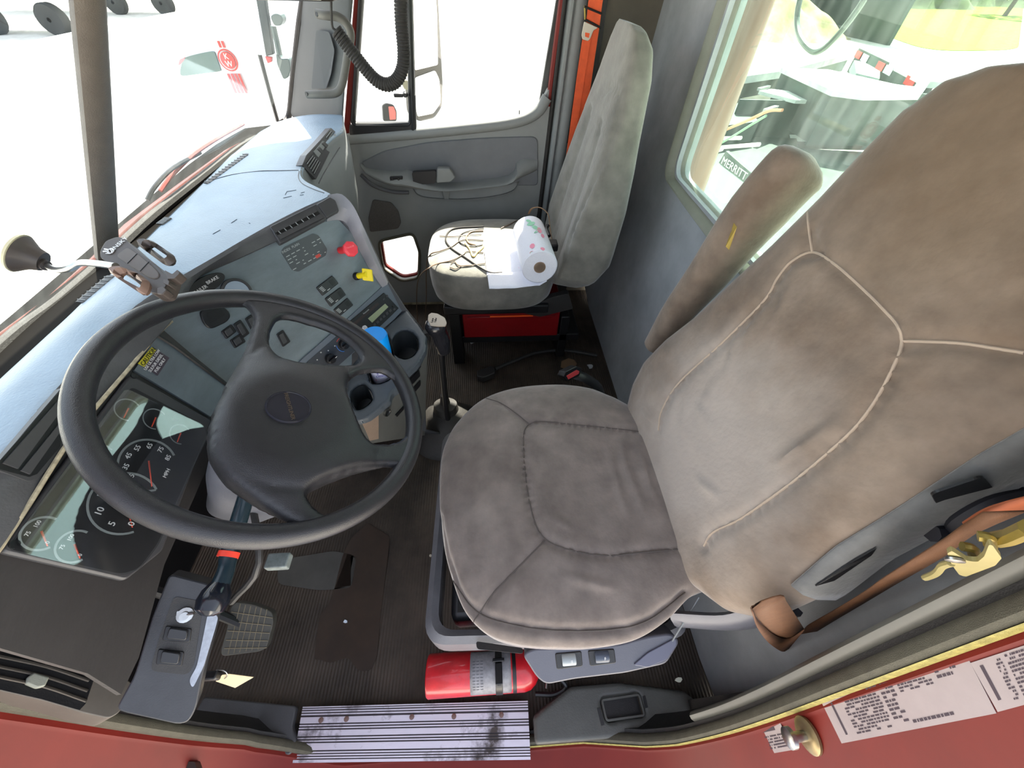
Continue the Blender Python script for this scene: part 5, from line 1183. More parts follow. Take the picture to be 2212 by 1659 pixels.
MB().box(V((.12, 1.54, z0-.02)), (.60, .34, .04)).box(V((x0-.035, 1.40, .17)), (.05, .10, .33)).box(V((x1+.03, 1.42, .14)), (.04, .10, .25)).obj('seat_pedestal', m_black, bpy.data.objects['passenger_seat'], bevel=.004)
# ---- paper towels on passenger seat
pt_ = thing('paper_towel_roll', 'white patterned paper towel roll partly unrolled on the passenger seat', 'paper towel', V((.14, 1.42, .57)))
m_pt = mat('paper_white', (226, 228, 236), .9, .03, 200, .5, 400)
ra_, rb__ = V((0, 0, 0)), V((0, 0, 0)); R_ = .062; zR = .578+R_
pA = at(1166, 578, Z=zR); pB = at(1142, 500, Z=zR); axr = (pB-pA).normalized(); Lr = .26
pr_ = MB(); rows = []
MB().lathe([(.020, .002), (R_-.004, .0), (R_, .004), (R_, Lr-.004), (R_-.004, Lr), (.02, Lr-.002)], pA, axr, 40).obj('roll', m_pt, pt_)
MB().lathe([(.0205, -.001), (.0205, .02), (.018, .02), (.018, -.001)], pA, axr, 24).obj('cardboard_core', mat('cardboard', (150, 128, 108), .8), pt_)
MB().lathe([(.0175, .004), (.0175, .006), (0, .006)], pA, axr, 20).obj('core_hollow', m_dark, pt_)
perp = V((-axr.y, axr.x, 0)); perp = perp if perp.x < 0 else -perp
rows = []; n = 26
for i in range(n):
    t = i/(n-1); r = []
    for k in range(12):
        q = pA+axr*(Lr*(k/11)+.004*sin(t*7+k)); d = -.03+.205*t
        b = q+perp*d; 
        if t < .12: z = zR-R_*cos(min(1, 0)) ; z = .576+.02*(1-t/.12)
        else: z = .5765+.003*sin(t*9+k*.9)+(.002 if 3 < k < 8 else 0)
        h = PCT.ray_cast(V((b.x, b.y, .8)), V((0, 0, -1))); zz = (h[0].z if h[0] else .56)+.004
        b.z = max(zz+.002*sin(t*11+k), zz); r.append(b+V((0, 0, (.02*(1-t/.12)) if t < .12 else 0)))
    rows.append(r)
shm = MB().loft(rows); TSH = tree(shm); sheet = shm.obj('loose_sheet', m_pt, pt_, solid=.0012)
m_pg = mat('print_green', (150, 205, 175), .9); m_pp = mat('print_pink', (232, 150, 170), .9)
random.seed(11)
def leafp(x, y, rx, ry, a, tr, m, par, name):
    P = []
    for k in range(10):
        t = 2*pi*k/10; dx, dy = rx*cos(t), ry*sin(t); P.append((x+dx*cos(a)-dy*sin(a), y+dx*sin(a)+dy*cos(a)))
    q = onto(tr, P, .0012)
    if len(q) == 10: MB().add(q, [list(range(10))]).obj(name, m, par, smooth=False)
for x, y, rx, ry, a, g in ((1066, 571, 6, 3, .6, 1), (1076, 567, 6, 3, .1, 0), (1120, 571, 6, 5, 1.2, 0), (1125, 578, 5, 4, 0, 0), (1098, 571, 4, 3, 0, 0)):
    leafp(x, y, rx, ry, a, TSH, m_pg if g else m_pp, sheet, 'sheet_print')
RT_ = MB().lathe([(R_, .004), (R_, Lr-.004)], pA, axr, 40); TR_ = tree(RT_); roll_o = bpy.data.objects['roll']
for x, y, rx, ry, a, g in ((1147, 484, 9, 4, -.3, 1), (1156, 492, 8, 4, .5, 1), (1142, 478, 6, 3, .3, 1), (1165, 498, 7, 4, 1.0, 0), (1172, 510, 5, 3, 1, 0), (1150, 532, 6, 5, -.8, 0), (1149, 547, 5, 4, -.5, 0), (1144, 552, 2, 10, .6, 1), (1172, 538, 5, 3, .3, 0), (1160, 500, 2, 8, 1, 1)):
    leafp(x, y, rx, ry, a, TR_, m_pg if g else m_pp, roll_o, 'roll_print')
# ---- loose wires on passenger seat and hanging to the floor
def seatz(x, y, dz=.004):
    p = hit(PCT, x, y); return p+V((0, 0, dz)) if p is not None else at(x, y, Z=.57)
def wire(px, r, m, name, lab, catg, extra=None, grp=None):
    P = [seatz(*p) for p in px]+(extra or [])
    o = MB().tube(P, r, 8, 6).obj(name, m); o['label'] = lab; o['category'] = catg
    if grp: o['group'] = grp
    return o
m_w1 = mat('black_cable', (46, 42, 40), .45); m_w2 = mat('brown_wire', (98, 78, 60), .5); m_w3 = mat('tan_wire', (150, 122, 96), .45)
wire([(1085, 590), (1060, 590), (1035, 578), (1005, 558), (975, 538), (963, 520), (970, 502), (990, 494), (1045, 491)], .0032, m_w1, 'cable', 'thick black cable looping across the passenger seat cushion', 'cable', grp='wires on the passenger seat')
wire([(1044, 530), (1020, 534), (1000, 530), (991, 520), (1000, 505), (1030, 497), (1045, 495)], .0024, m_w1, 'cable', 'thin black cable loop beside the paper towel sheet on the passenger seat', 'cable', grp='wires on the passenger seat')
wire([(1044, 548), (1010, 545), (1000, 552), (975, 565), (945, 572), (925, 580)], .0022, m_w2, 'wire', 'brown wire leading left off the passenger cushion edge to the floor', 'wire', [at(905, 600, Z=.5), at(900, 640, Z=.35), at(903, 700, Z=.12), at(918, 800, Z=.02), at(915, 860, Z=.01)], grp='wires on the passenger seat')
wire([(1044, 521), (1000, 520), (975, 535), (950, 545), (930, 552)], .0022, m_w2, 'wire', 'brown wire hanging straight down the front of the passenger seat', 'wire', [at(921, 575, Z=.48), at(921, 640, Z=.3), at(920, 690, Z=.12), at(930, 735, Z=.02)], grp='wires on the passenger seat')
wire([(1044, 500), (1020, 502), (1008, 512), (1012, 526), (1030, 532)], .003, m_w3, 'wire', 'tan wire coil beside the towel sheet on the passenger seat', 'wire', grp='wires on the passenger seat')
wire([(950, 512), (980, 513), (1005, 510), (1040, 508)], .0016, m_w2, 'wire', 'thin stiff wire end pointing left on the cushion', 'wire', grp='wires on the passenger seat')
wire([(974, 571), (982, 567), (990, 575), (1010, 576), (1048, 571)], .0018, m_w2, 'wire', 'short forked wire near the cushion front left', 'wire', grp='wires on the passenger seat')
wire([(972, 579), (985, 583), (1000, 576), (1030, 574)], .0018, m_w2, 'wire', 'short bent wire nearest the cushion near edge', 'wire', grp='wires on the passenger seat')
wire([(1005, 528), (1015, 540), (1022, 556), (1030, 548), (1043, 536), (1044, 528)], .004, mat('shiny_wrap', (205, 180, 120), .25), 'ribbon_cable', 'shiny yellowish wire wrap beside the towel sheet', 'wire', grp='wires on the passenger seat')
wire([(1082, 495), (1100, 487), (1117, 478)], .0022, m_w2, 'wire', 'brown wire behind the sheet running up to the roll', 'wire', grp='wires on the passenger seat')
bw = MB().tube([at(1142, 462, Z=.60), at(1150, 450, Z=.65), at(1168, 449, Z=.66), at(1184, 463, Z=.64), at(1188, 490, Z=.61), at(1192, 520, Z=.59)], .003, 8, 6, flat=(.005, .002)).obj('flat_cable', m_w3)
bw['label'] = 'brown flat cable arching up behind the paper towel roll'; bw['category'] = 'cable'
pl_ = thing('plug', 'black plug with cable between towel roll and passenger backrest', 'plug', at(1192, 530, Z=.57))
MB().box(at(1193, 530, Z=.60), (.04, .05, .03)).obj('plug_body', m_black, pl_, bevel=.006)
MB().tube([at(1186, 510, Z=.61), at(1180, 495, Z=.62), at(1184, 486, Z=.63)], .008, 8, 4).obj('plug_cable', m_black, pl_)
# ---- glass cleaner can
gc_ = thing('glass_cleaner_can', 'white aerosol glass cleaner can with bright blue cap in the console tray', 'spray can', at(826, 800, Z=.50))
gb, gt = at(830, 800, Z=.53), at(816, 745, Z=.68)
gb = at(832, 822, Z=.52); gtp = at(808, 722, Z=.70); ga = (gtp-gb).normalized(); gl = (gtp-gb).length
MB().lathe([(.03, -.04), (.033, -.035), (.033, gl*.62), (.03, gl*.68)], gb, ga, 32).obj('can_body', mat('can_white', (214, 214, 234), .3), gc_)
MB().lathe([(.0332, -.036), (.0334, -.03), (.0334, -.012), (.0332, -.01)], gb, ga, 32).obj('blue_base', mat('can_blue', (30, 120, 205), .35), gc_)
MB().lathe([(.0325, gl*.60), (.0335, gl*.62), (.0325, gl*.97), (.030, gl*1.0), (0, gl*1.0)], gb, ga, 32).obj('blue_cap', mat('cap_blue', (0, 150, 245), .35), gc_)
CB_ = MB().lathe([(.033, -.04), (.033, gl*.62)], gb, ga, 48); TCB = tree(CB_)
def textproj(tr, s, x, y, ang, size_px, m, par, name):
    cu = bpy.data.curves.new('t', 'FONT'); cu.body = s; cu.size = 1; cu.align_x = 'CENTER'; cu.align_y = 'CENTER'; cu.resolution_u = 2
    ob = bpy.data.objects.new('t', cu); COL.objects.link(ob); me = bpy.data.meshes.new_from_object(ob.evaluated_get(bpy.context.evaluated_depsgraph_get()))
    vs = []; ok = True
    for v in me.vertices:
        a, b = v.co.x*size_px, v.co.y*size_px; h = hit(tr, x+a*cos(ang)-b*sin(ang)*-1*0+b*sin(ang), y-(-a*sin(ang))*-1*-1-b*cos(ang) if False else y+a*sin(ang)-b*cos(ang), .0006)
        if h is None: ok = False; break
        vs.append(h)
    fs = [list(f.vertices) for f in me.polygons]; bpy.data.objects.remove(ob); bpy.data.curves.remove(cu); bpy.data.meshes.remove(me)
    if ok: return MB().add(vs, fs).obj(name, m, par, smooth=False)
textproj(TCB, 'cleaner', 826, 811, -.12, 9.5, mat('can_text', (60, 50, 150), .5), gc_, 'can_print')
textproj(TCB, 'glass', 822, 803, -.12, 9.5, mat('can_text', (60, 50, 150), .5), gc_, 'can_print')
q = onto(TCB, [(812, 819), (839, 812), (840, 815), (813, 822)], .0006)
if len(q) == 4: MB().add(q, [(0, 1, 2, 3)]).obj('red_stripe', m_red2, gc_, smooth=False)
# ---- keys with paper tag
ky = thing('key_tag', 'cream paper tag hanging on a key ring from the ignition below the switch pod', 'key tag', at(500, 1465, Z=.42))
TG = Pl(at(470, 1468, Z=.45), at(547, 1465, Z=.44), at(505, 1485, Z=.435))
plate(TG, [(466, 1472), (480, 1458), (495, 1456), (548, 1463), (508, 1486)], 0, .001, mat('tag_cream', (238, 214, 170), .7), ky, 'paper_tag')
kc_ = TG.px(476, 1457, .002); MB().tube([kc_+(V((1, 0, 0))*cos(a)+V((0, .5, .85))*sin(a))*.012 for a in [2*pi*k/16 for k in range(16)]], .0009, 6, 1, closed=True).obj('key_ring', m_steel, ky)
MB().box(at(455, 1460, Z=.46), (.03, .014, .02)).obj('key_head', m_black, ky, bevel=.003)
# ================================================================ belts, radio, handle, jamb labels
m_ob = mat('belt_orange', (214, 84, 38), .7, .1, 40, .3, 900); m_bb = mat('belt_brown', (98, 62, 34), .75, .15, 40, .3, 900)
pb = thing('seat_belt', 'orange seat belt hanging on the passenger side pillar with steel tongue', 'seat belt', V((.40, 1.86, .6)))
def ribbon(pts, w, th, m, name, par, wd=(1, 0, 0), n=8):
    P = cat(pts, n) if len(pts) > 2 else [V(p) for p in pts]; rows = []
    for i, p in enumerate(P):
        t = (P[min(i+1, len(P)-1)]-P[max(0, i-1)]).normalized(); d = (wd[int(i/(len(P)-1)*(len(wd)-1))] if isinstance(wd, list) else V(wd)); d = V(d); d = (d-t*d.dot(t)).normalized(); nn = t.cross(d)
        rows.append([p-d*w/2-nn*th/2, p+d*w/2-nn*th/2, p+d*w/2+nn*th/2, p-d*w/2+nn*th/2])
    return MB().loft(rows, cu=True, cap=True).obj(name, m, par, smooth=False)
Yb = 1.80
tp = at(1288, -20, Y=Yb); P_ = [at(1300, -60, Y=Yb), at(1287, 0, Y=Yb), at(1281, 50, Y=Yb), at(1270, 130, Y=Yb), at(1256, 230, Y=Yb), at(1240, 330, Y=Yb), at(1228, 400, Y=Yb)]
ribbon([up_to(P_[1], P_[0], 1.6), P_[0], P_[1], P_[2], P_[3], P_[4], P_[5], P_[6]], .048, .002, m_ob, 'webbing', pb)
ribbon([P_[2]+V((-.014, -.004, 0)), P_[3]+V((-.018, -.004, 0)), P_[4]+V((-.02, -.004, 0)), P_[5]+V((-.018, -.004, 0)), P_[6]+V((-.016, -.004, 0))], .03, .002, m_ob, 'webbing_return', pb)
BT = Pl(at(1260, 50, Y=Yb-.008), at(1292, 60, Y=Yb-.008), at(1258, 90, Y=Yb-.008))
tg_ = plate(BT, [(1262, 46), (1292, 60), (1282, 66), (1275, 84), (1270, 89), (1258, 85), (1256, 76)], .002, .003, mat('tongue_steel', (190, 182, 168), .35, metal=.5), pb, 'tongue', .004, .001)
plate(BT, [(1264, 70), (1274, 72), (1272, 82), (1264, 79)], .0025, .0006, m_ob, tg_, 'tongue_slot')
for a, b in (((1262, 14), (1300, 30)), ((1264, 42), (1298, 60))): MB().tube([at(*a, Y=Yb-.006), at(*b, Y=Yb-.006)], .003, 8, 1).obj('belt_guide', m_black, pb)
MB().tube([at(1263, 12, Y=Yb-.004), at(1264, 42, Y=Yb-.004)], .003, 8, 1).obj('guide_side', m_yel, pb)
# driver's belt
db = thing('seat_belt', 'brown seat belt looping past the driver seat side up to the door pillar', 'seat belt', V((.38, .12, .6)))
def strip(name, up, dn, Ya, m, par, n=40):
    A = [at(x, y, Y=Ya) for x, y in up]; B = [at(x, y, Y=Ya-.004) for x, y in dn]
    return MB().loft([resample(cat(A, 5), n), resample(cat(B, 5), n)]).obj(name, m, par, solid=.0018)
strip('belt_strap', [(1738, 1360), (1745, 1350), (1800, 1318), (1865, 1278), (1911, 1245), (2030, 1168), (2080, 1132), (2123, 1105)], [(1700, 1402), (1713, 1394), (1798, 1341), (1860, 1304), (1931, 1261), (2044, 1195), (2103, 1150), (2212, 1102)], .112, m_bb, db)
strip('belt_upper', [(2080, 1132), (2123, 1105), (2170, 1088), (2240, 1070)], [(2103, 1150), (2160, 1126), (2212, 1102), (2250, 1090)], .118, mat('belt_orange_dusty', (160, 84, 48), .75, .1, 40), db)
strip('belt_loop', [(1622, 1309), (1686, 1288), (1702, 1304), (1738, 1360)], [(1624, 1311), (1642, 1344), (1676, 1374), (1706, 1380)], .098, m_bb, db)
strip('loop_side', [(1624, 1312), (1642, 1345), (1676, 1374), (1706, 1381), (1738, 1361)], [(1628, 1325), (1640, 1362), (1662, 1390), (1690, 1408), (1704, 1402)], .092, mat('belt_edge', (92, 58, 34), .8, .15, 40), db)
# yellow release hook
yh = thing('seat_latch_hook', 'yellow metal latch hook beside the driver belt at the right edge', 'latch', at(2100, 1210, Y=.085))
HP = Pl(at(2050, 1190, Y=.085), at(2160, 1190, Y=.075), at(2080, 1240, Y=.08))
hk = plate(HP, [(2046, 1196), (2056, 1190), (2072, 1200), (2090, 1212), (2112, 1214), (2126, 1202), (2136, 1177), (2144, 1178), (2164, 1206), (2150, 1222), (2086, 1246), (2072, 1242), (2056, 1220)], .0, .004, mat('yellow_metal', (150, 138, 88), .5, .06, 30, metal=.15), yh, 'hook_plate', .003, .0012)
MB().tube([HP.px(x, y, -.001) for x, y in [(2054, 1216), (2036, 1222), (2028, 1232), (2018, 1240), (1998, 1248)]], .003, 8, 6).obj('hook_tail', MATS['yellow_metal'], yh)
MB().lathe([(.006, 0), (.006, .002), (0, .003)], HP.px(2062, 1207, .001), HP.n, 14).obj('rivet', m_steel, yh)
for q in ([(2078, 1180), (2100, 1186), (2106, 1204)], [(2112, 1158), (2134, 1162), (2140, 1178)]): MB().tube([HP.px(x, y, -.012) for x, y in q], .004, 8, 4).obj('hook_spring', m_yel, yh)
MB().tube([HP.px(x, y, -.016) for x, y in [(2150, 1166), (2180, 1160), (2225, 1140)]], .006, 8, 3).obj('latch_bar', m_yel, yh)
# ---- grab handle on right A pillar
gh = thing('grab_handle', 'grey curved grab handle on the passenger side windshield pillar', 'grab handle', at(700, 120, Y=1.74))
Yh = 1.74
q = [(664, 204), (690, 204), (722, 202), (736, 190), (744, 160), (752, 110), (758, 75), (748, 50), (728, 36), (705, 33), (686, 30)]
MB().tube([at(x, y, Y=Yh-(0 if i in (0, 10) else .02)) for i, (x, y) in enumerate(q)], .0125, 12, 5).obj('grip', mat('handle_grey', (86, 84, 78), .6, .08, 20), gh)
for x, y in ((662, 203), (684, 31)): MB().lathe([(.006, -.001), (.006, .0008), (0, .0008)], at(x, y, Y=Yh-.016), (-.5, -.8, .2), 12).obj('bolt_hole', m_black, gh)
# ---- CB radio and coiled cord
cbr = thing('cb_radio', 'dark CB radio hanging from the roof at the top edge of the picture', 'radio', at(640, -20, Y=1.45))
b0_ = at(556, 6, Y=1.45); b1_ = at(724, 4, Y=1.45); 
MB().box(V(((b0_.x+b1_.x)/2, 1.53, b0_.z+.035)), (abs(b1_.x-b0_.x), .18, .06)).obj('radio_case', mat('cb_case', (52, 46, 42), .35), cbr, bevel=.006)
MB().box(V(((b0_.x+b1_.x)/2-.01, 1.435, b0_.z+.012)), (abs(b1_.x-b0_.x)*.8, .006, .008)).obj('silver_strip', m_steel, cbr)
MB().box(V(((b0_.x+b1_.x)/2, 1.55, b0_.z+.24)), (abs(b1_.x-b0_.x)*.6, .04, .36)).obj('mount_bracket', m_dark, cbr)
cc = thing('coiled_cord', 'black coiled microphone cord looping below the CB radio', 'cord', at(800, 100, Y=1.5))
base = [at(x, y, Y=1.46) for x, y in [(726, 66), (745, 92), (768, 122), (792, 152), (815, 175), (838, 183), (858, 172), (870, 145), (872, 110), (868, 60), (866, 10), (868, -40)]]
CPn = resample(cat(base, 10), 900); hx = []; 
prev = None
for i, p in enumerate(CPn):
    t = (CPn[min(i+1, 899)]-CPn[max(i-1, 0)]).normalized()
    if prev is None: prev = frame(t)[0]
    prev = (prev-t*prev.dot(t)).normalized(); w_ = t.cross(prev); a = 2*pi*i/899*58
    hx.append(p+prev*cos(a)*.0145+w_*sin(a)*.0145)
MB().tube(hx, .0040, 6, 1).obj('coil', m_rubber, cc)
MB().tube([at(715, -10, Y=1.45), at(716, 30, Y=1.455), at(718, 58, Y=1.46), base[0]], .0032, 8, 4).obj('straight_lead', m_rubber, cc)
# ---- B pillar labels and striker
JP = Pl(V((.476, 0, .6)), V((.48, 0, .9)), V((.478, -.05, .6)))
m_lab = mat('label_paper', (168, 154, 152), .6, .05, 20); m_pr = mat('label_ink', (70, 58, 66), .7)
def label(name, px, lab_, rows_, seed, bar=True):
    o = MB().prism([JP.px(x, y, .0022) for x, y in px], -JP.n*.0006).obj(name, m_lab, smooth=False); o['label'] = lab_; o['category'] = 'sticker'
    random.seed(seed); A = px; pr = MB()
    f = lambda a, b: JP.px(A[0][0]+(A[1][0]-A[0][0])*a+(A[3][0]-A[0][0])*b+(A[0][0]-A[1][0]+A[2][0]-A[3][0])*a*b, A[0][1]+(A[1][1]-A[0][1])*a+(A[3][1]-A[0][1])*b+(A[0][1]-A[1][1]+A[2][1]-A[3][1])*a*b, .0026)
    for r_ in rows_:
        for (a, b, w, h) in r_: pr.add([f(a, b), f(a+w, b), f(a+w, b+h), f(a, b+h)], [(0, 1, 2, 3)])
    pr.obj('printed_text', m_pr, o, smooth=False); return o
def tblock(x0, y0, x1, y1, nr, seed):
    random.seed(seed); R = []
    for i in range(nr):
        b = y0+(y1-y0)*i/nr; a = x0; row = []
        while a < x1-.01:
            w = random.uniform(.01, .035)
            if random.random() < .82: row.append((a, b, min(w, x1-a), (y1-y0)/nr*.55))
            a += w+.006
        R.append(row)
    return R
label('certification_label', [(1772, 1512), (2090, 1420), (2152, 1541), (1818, 1606)], 'large white printed certification sticker on the red door pillar, right of the striker', [[(.05, .12, .012, .72)]]+tblock(.12, .16, .36, .9, 11, 1)+tblock(.38, .1, .47, .86, 9, 2)+tblock(.3, .02, .75, .09, 1, 3)+tblock(.5, .12, .72, .3, 3, 4)+tblock(.76, .05, .9, .25, 2, 5)+tblock(.45, .82, .75, .93, 1, 6), 1)
label('tyre_label', [(2096, 1432), (2330, 1356), (2370, 1480), (2155, 1538)], 'white printed sticker cut by the right edge of the picture on the red pillar', [[(.06, .1, .03, .7)]]+tblock(.2, .08, .26, .9, 12, 8)+tblock(.3, .05, .9, .95, 12, 9), 2)
label('small_label', [(1620, 1572), (1683, 1557), (1712, 1620), (1644, 1632)], 'small white sticker left of the striker on the red door pillar', [[(.25, .08, .5, .18)]]+tblock(.12, .4, .9, .9, 5, 12), 3)
label('blank_label', [(1513, 1637), (1566, 1624), (1572, 1648), (1516, 1658)], 'small torn blank sticker low on the red door frame', [], 4)
stk_ = thing('door_striker', 'steel door latch striker bolt on the red door pillar', 'striker', JP.px(1740, 1590))
MB().lathe([(.024, 0), (.024, .004), (.02, .007), (.010, .008)], JP.px(1748, 1588, .0), JP.n, 24).obj('washer', mat('striker_brass', (150, 132, 96), .35, .15, 40, metal=.7), stk_)
MB().lathe([(.007, .006), (.007, .028), (.014, .029), (.014, .036), (.010, .038), (0, .038)], JP.px(1748, 1588, .0), (JP.n+V((0, .0, .0))).normalized(), 20).obj('bolt', m_steel, stk_)
# ---- hinge hardware on front of the door opening (lower left)
HPn = Pl(V((-.73, 0, .5)), V((-.73, 0, .8)), V((-.72, -.05, .5)))
hg = thing('hinge_hardware', 'dark door hinge and check strap hardware on the red front door frame', 'hinge', V((-.6, -.02, .2)))
for q, nm in (([(164, 1640), (186, 1622), (206, 1636), (190, 1652), (168, 1650)], 'bolt_head'), ([(262, 1662), (272, 1620), (306, 1622), (290, 1664)], 'check_strap'), ([(225, 1645), (240, 1632), (258, 1640), (250, 1660)], 'bolt_head'), ([(372, 1662), (390, 1645), (420, 1645), (426, 1662)], 'hinge_knuckle')):
    P = [at(x, y, Z=.22) for x, y in q]; MB().prism(rnd(P, .003), (0, 0, -.02)).obj(nm, mat('hinge_dark', (58, 48, 44), .4, .2, 40), hg, bevel=.002)
# ================================================================ outside
m_gravel = mat('pale_gravel', (206, 202, 194), .95, .12, 3, .4, 60)
struct(MB().box((-2, 20, -1.5), (160, 140, .2)).obj('ground', m_gravel))
m_whp = mat('white_truck_paint', (236, 238, 240), .35, .02, 3, coat=.5); m_tyre = mat('tyre', (44, 46, 46), .8, .25, 30)
m_trd = mat('trailer_dark', (62, 74, 70), .6, .3, 4); m_deck = mat('trailer_deck', (206, 206, 202), .8, .15, 4); m_rt = mat('tape_red', (214, 50, 50), .5); m_wt = mat('tape_white', (230, 232, 232), .5)
def tag(o, lab, catg, grp=None):
    o['label'] = lab; o['category'] = catg
    if grp: o['group'] = grp
    return o
def wheel(mb_par, c, r, w, ax=(0, 1, 0)):
    c = V(c); t = MB().lathe([(r*.55, -w/2), (r*.92, -w/2), (r, -w*.35), (r, w*.35), (r*.92, w/2), (r*.55, w/2)], c, ax, 36).obj('wheel', m_tyre, mb_par)
    MB().lathe([(r*.55, -w*.45), (r*.5, -w*.2), (r*.2, -w*.25), (r*.15, -w*.5), (0, -w*.5)], c, ax, 24).obj('hub', mat('wheel_hub', (150, 156, 156), .5, .2, 20), t)
# neighbouring white truck
nt_ = thing('white_truck', 'white conventional truck parked alongside, its hood emblem seen through the windshield', 'truck', (-1.6, 4.2, -1.4))
hs = [V((-1.25, 0, 1.12)), V((-1.25, 0, -.55)), V((-1.5, 0, -.62)), V((-1.75, 0, -.2)), V((-2.3, 0, .02)), V((-2.9, 0, -.2)), V((-3.2, 0, -.6)), V((-3.6, 0, -.6)), V((-3.7, 0, .45)), V((-3.4, 0, .85)), V((-2.2, 0, 1.04))]
MB().prism([p+V((0, 3.2, 0)) for p in hs], (0, 2.0, 0)).obj('hood', m_whp, nt_, bevel=.06, seg=4)
MB().prism([V((-1.25, 3.1, -.8)), V((-1.25, 3.1, 1.1)), V((-1.0, 3.1, 1.2)), V((-.65, 3.1, 2.0)), V((.78, 3.1, 2.2)), V((.78, 3.1, -.8))], (0, 2.3, 0)).obj('cab', m_whp, nt_, bevel=.08, seg=4)
MB().prism(rnd([V((-.85, 3.09, 1.35)), V((-.5, 3.09, 1.9)), V((.35, 3.09, 1.95)), V((.35, 3.09, 1.3))], .06), (0, .03, 0)).obj('door_window', mat('dark_window', (30, 36, 40), .1), nt_)
HPl = Pl(V((-1.6, 3.2, .9)), V((-1.2, 3.2, .9)), V((-1.6, 3.2, .6)))
ek = plate(HPl, [(392, 137), (398, 124), (430, 116), (462, 110), (466, 120), (476, 150), (478, 154), (392, 165), (388, 158)], .012, .012, mat('intake_dark', (70, 92, 84), .4), nt_, 'air_intake', .03, .004)
plate(HPl, [(385, 142), (388, 128), (400, 124), (396, 132)], .014, .012, m_red2, nt_, 'marker_lamp', .01)
em = MB(); ec = HPl.px(493, 130, .012); m_em = mat('emblem_red', (178, 36, 28), .4)
ring_ = lambda r, h: [ec+HPl.u*(r*cos(2*pi*k/32))+HPl.v*(r*sin(2*pi*k/32))+HPl.n*h for k in range(32)]
e1 = MB().loft([ring_(.054, 0), ring_(.054, .008), ring_(.047, .008), ring_(.047, .004)], cu=True).obj('emblem', m_em, nt_)
MB().loft([ring_(.041, .0), ring_(.041, .007), ring_(.001, .007)], cu=True).obj('emblem_disc', m_em, e1)
upv = HPl.v if HPl.v.z > 0 else -HPl.v; rtv = upv.cross(HPl.n)
MB().text('K', ec+HPl.n*.0085+upv*.018, rtv, upv, .04).text('W', ec+HPl.n*.0085-upv*.018, rtv, upv, .04).obj('emblem_letters', mat('emblem_cream', (250, 244, 230), .4), e1)
for k in (-.033, -.011, .011, .033):
    MB().box(ec+rtv*k-upv*.115+HPl.n*.004, (.013, .10, .006), u=rtv, v=upv).obj('emblem_bar', m_em, e1)
    if abs(k) < .03: MB().box(ec+rtv*k+upv*.075+HPl.n*.004, (.013, .03, .006), u=rtv, v=upv).obj('emblem_bar', m_em, e1)
for x in (-2.35, .1): wheel(nt_, (x, 3.35, -.88), .52, .3)
# own hood-side mirror assembly outside the right windshield edge
hm = thing('hood_mirror', 'dark hood mirror bracket with lamp seen at the upper right of the windshield', 'mirror', at(600, 120, Y=2.3))
HM = Pl(V((-.9, 2.3, 1)), V((-.8, 2.3, 1)), V((-.9, 2.3, .8)))
plate(HM, [(549, -20), (570, -20), (582, 60), (590, 118), (574, 122), (565, 70)], 0, .03, mat('bracket_dark', (52, 60, 62), .5, .2, 20), hm, 'bracket', 0, .004)
plate(HM, [(583, 36), (592, 29), (606, 31), (612, 44), (606, 56), (592, 56)], .01, .05, mat('lamp_dark', (66, 84, 84), .3), hm, 'mirror_head', .01, .006)
plate(HM, [(596, 114), (606, 128), (624, 126), (628, 150), (622, 168), (612, 172), (598, 138)], .01, .05, MATS['lamp_dark'], hm, 'lower_head', .01, .006)
plate(HM, [(572, 122), (586, 124), (586, 134), (578, 137)], .01, .02, m_red2, hm, 'red_lamp', 0, .002)
MB().tube([HM.px(561, 118), HM.px(580, 190), HM.px(600, 262)], .009, 8, 2).obj('stalk', m_black, hm)
MB().tube([HM.px(590, 56), HM.px(598, 90), HM.px(604, 118)], .012, 8, 2).obj('link_arm', MATS['lamp_dark'], hm)
# passenger side mirror
sm_ = thing('side_mirror', 'tall passenger side mirror with small convex mirror below it outside the door window', 'mirror', at(920, 150, Y=2.35))
SM = Pl(at(890, 150, Y=2.30), at(955, 150, Y=2.42), at(900, 250, Y=2.31))
plate(SM, [(884, -70), (944, -70), (950, 30), (958, 180), (956, 232), (940, 256), (906, 264), (893, 250), (888, 160), (886, 40)], 0, .06, mat('mirror_housing', (52, 50, 44), .4, .15, 12), sm_, 'housing', .02, .01)
m_mir = mat('mirror_glass', (235, 238, 238), .03, metal=1)
plate(SM, [(892, -60), (938, -60), (944, 30), (946, 140), (896, 152), (890, 40)], .002, .003, m_mir, sm_, 'flat_glass', .01)
plate(SM, [(896, 168), (940, 152), (949, 172), (952, 222), (936, 245), (902, 252), (898, 230)], .004, .004, m_mir, sm_, 'convex_glass', .012)
MB().tube([V((-.30, 1.93, 1.0)), at(880, 150, Y=2.3), at(868, -60, Y=2.3)], .016, 8, 1).obj('mount_arm', mat('arm_cream', (170, 162, 136), .4), sm_)
fm_ = thing('fender_mirror', 'small round-cornered mirror with red reflection low outside the vent window', 'mirror', at(840, 245, Y=2.6))
FMp = Pl(at(826, 245, Y=2.6), at(856, 245, Y=2.62), at(840, 265, Y=2.6))
plate(FMp, [(826, 228), (834, 223), (850, 226), (857, 240), (857, 262), (828, 262)], 0, .05, m_dark, fm_, 'housing', .01, .004)
plate(FMp, [(839, 230), (850, 230), (855, 242), (855, 258), (842, 259)], .002, .002, mat('red_reflect', (232, 120, 110), .2), fm_, 'glass', .004)  # red reflection painted as the glass colour
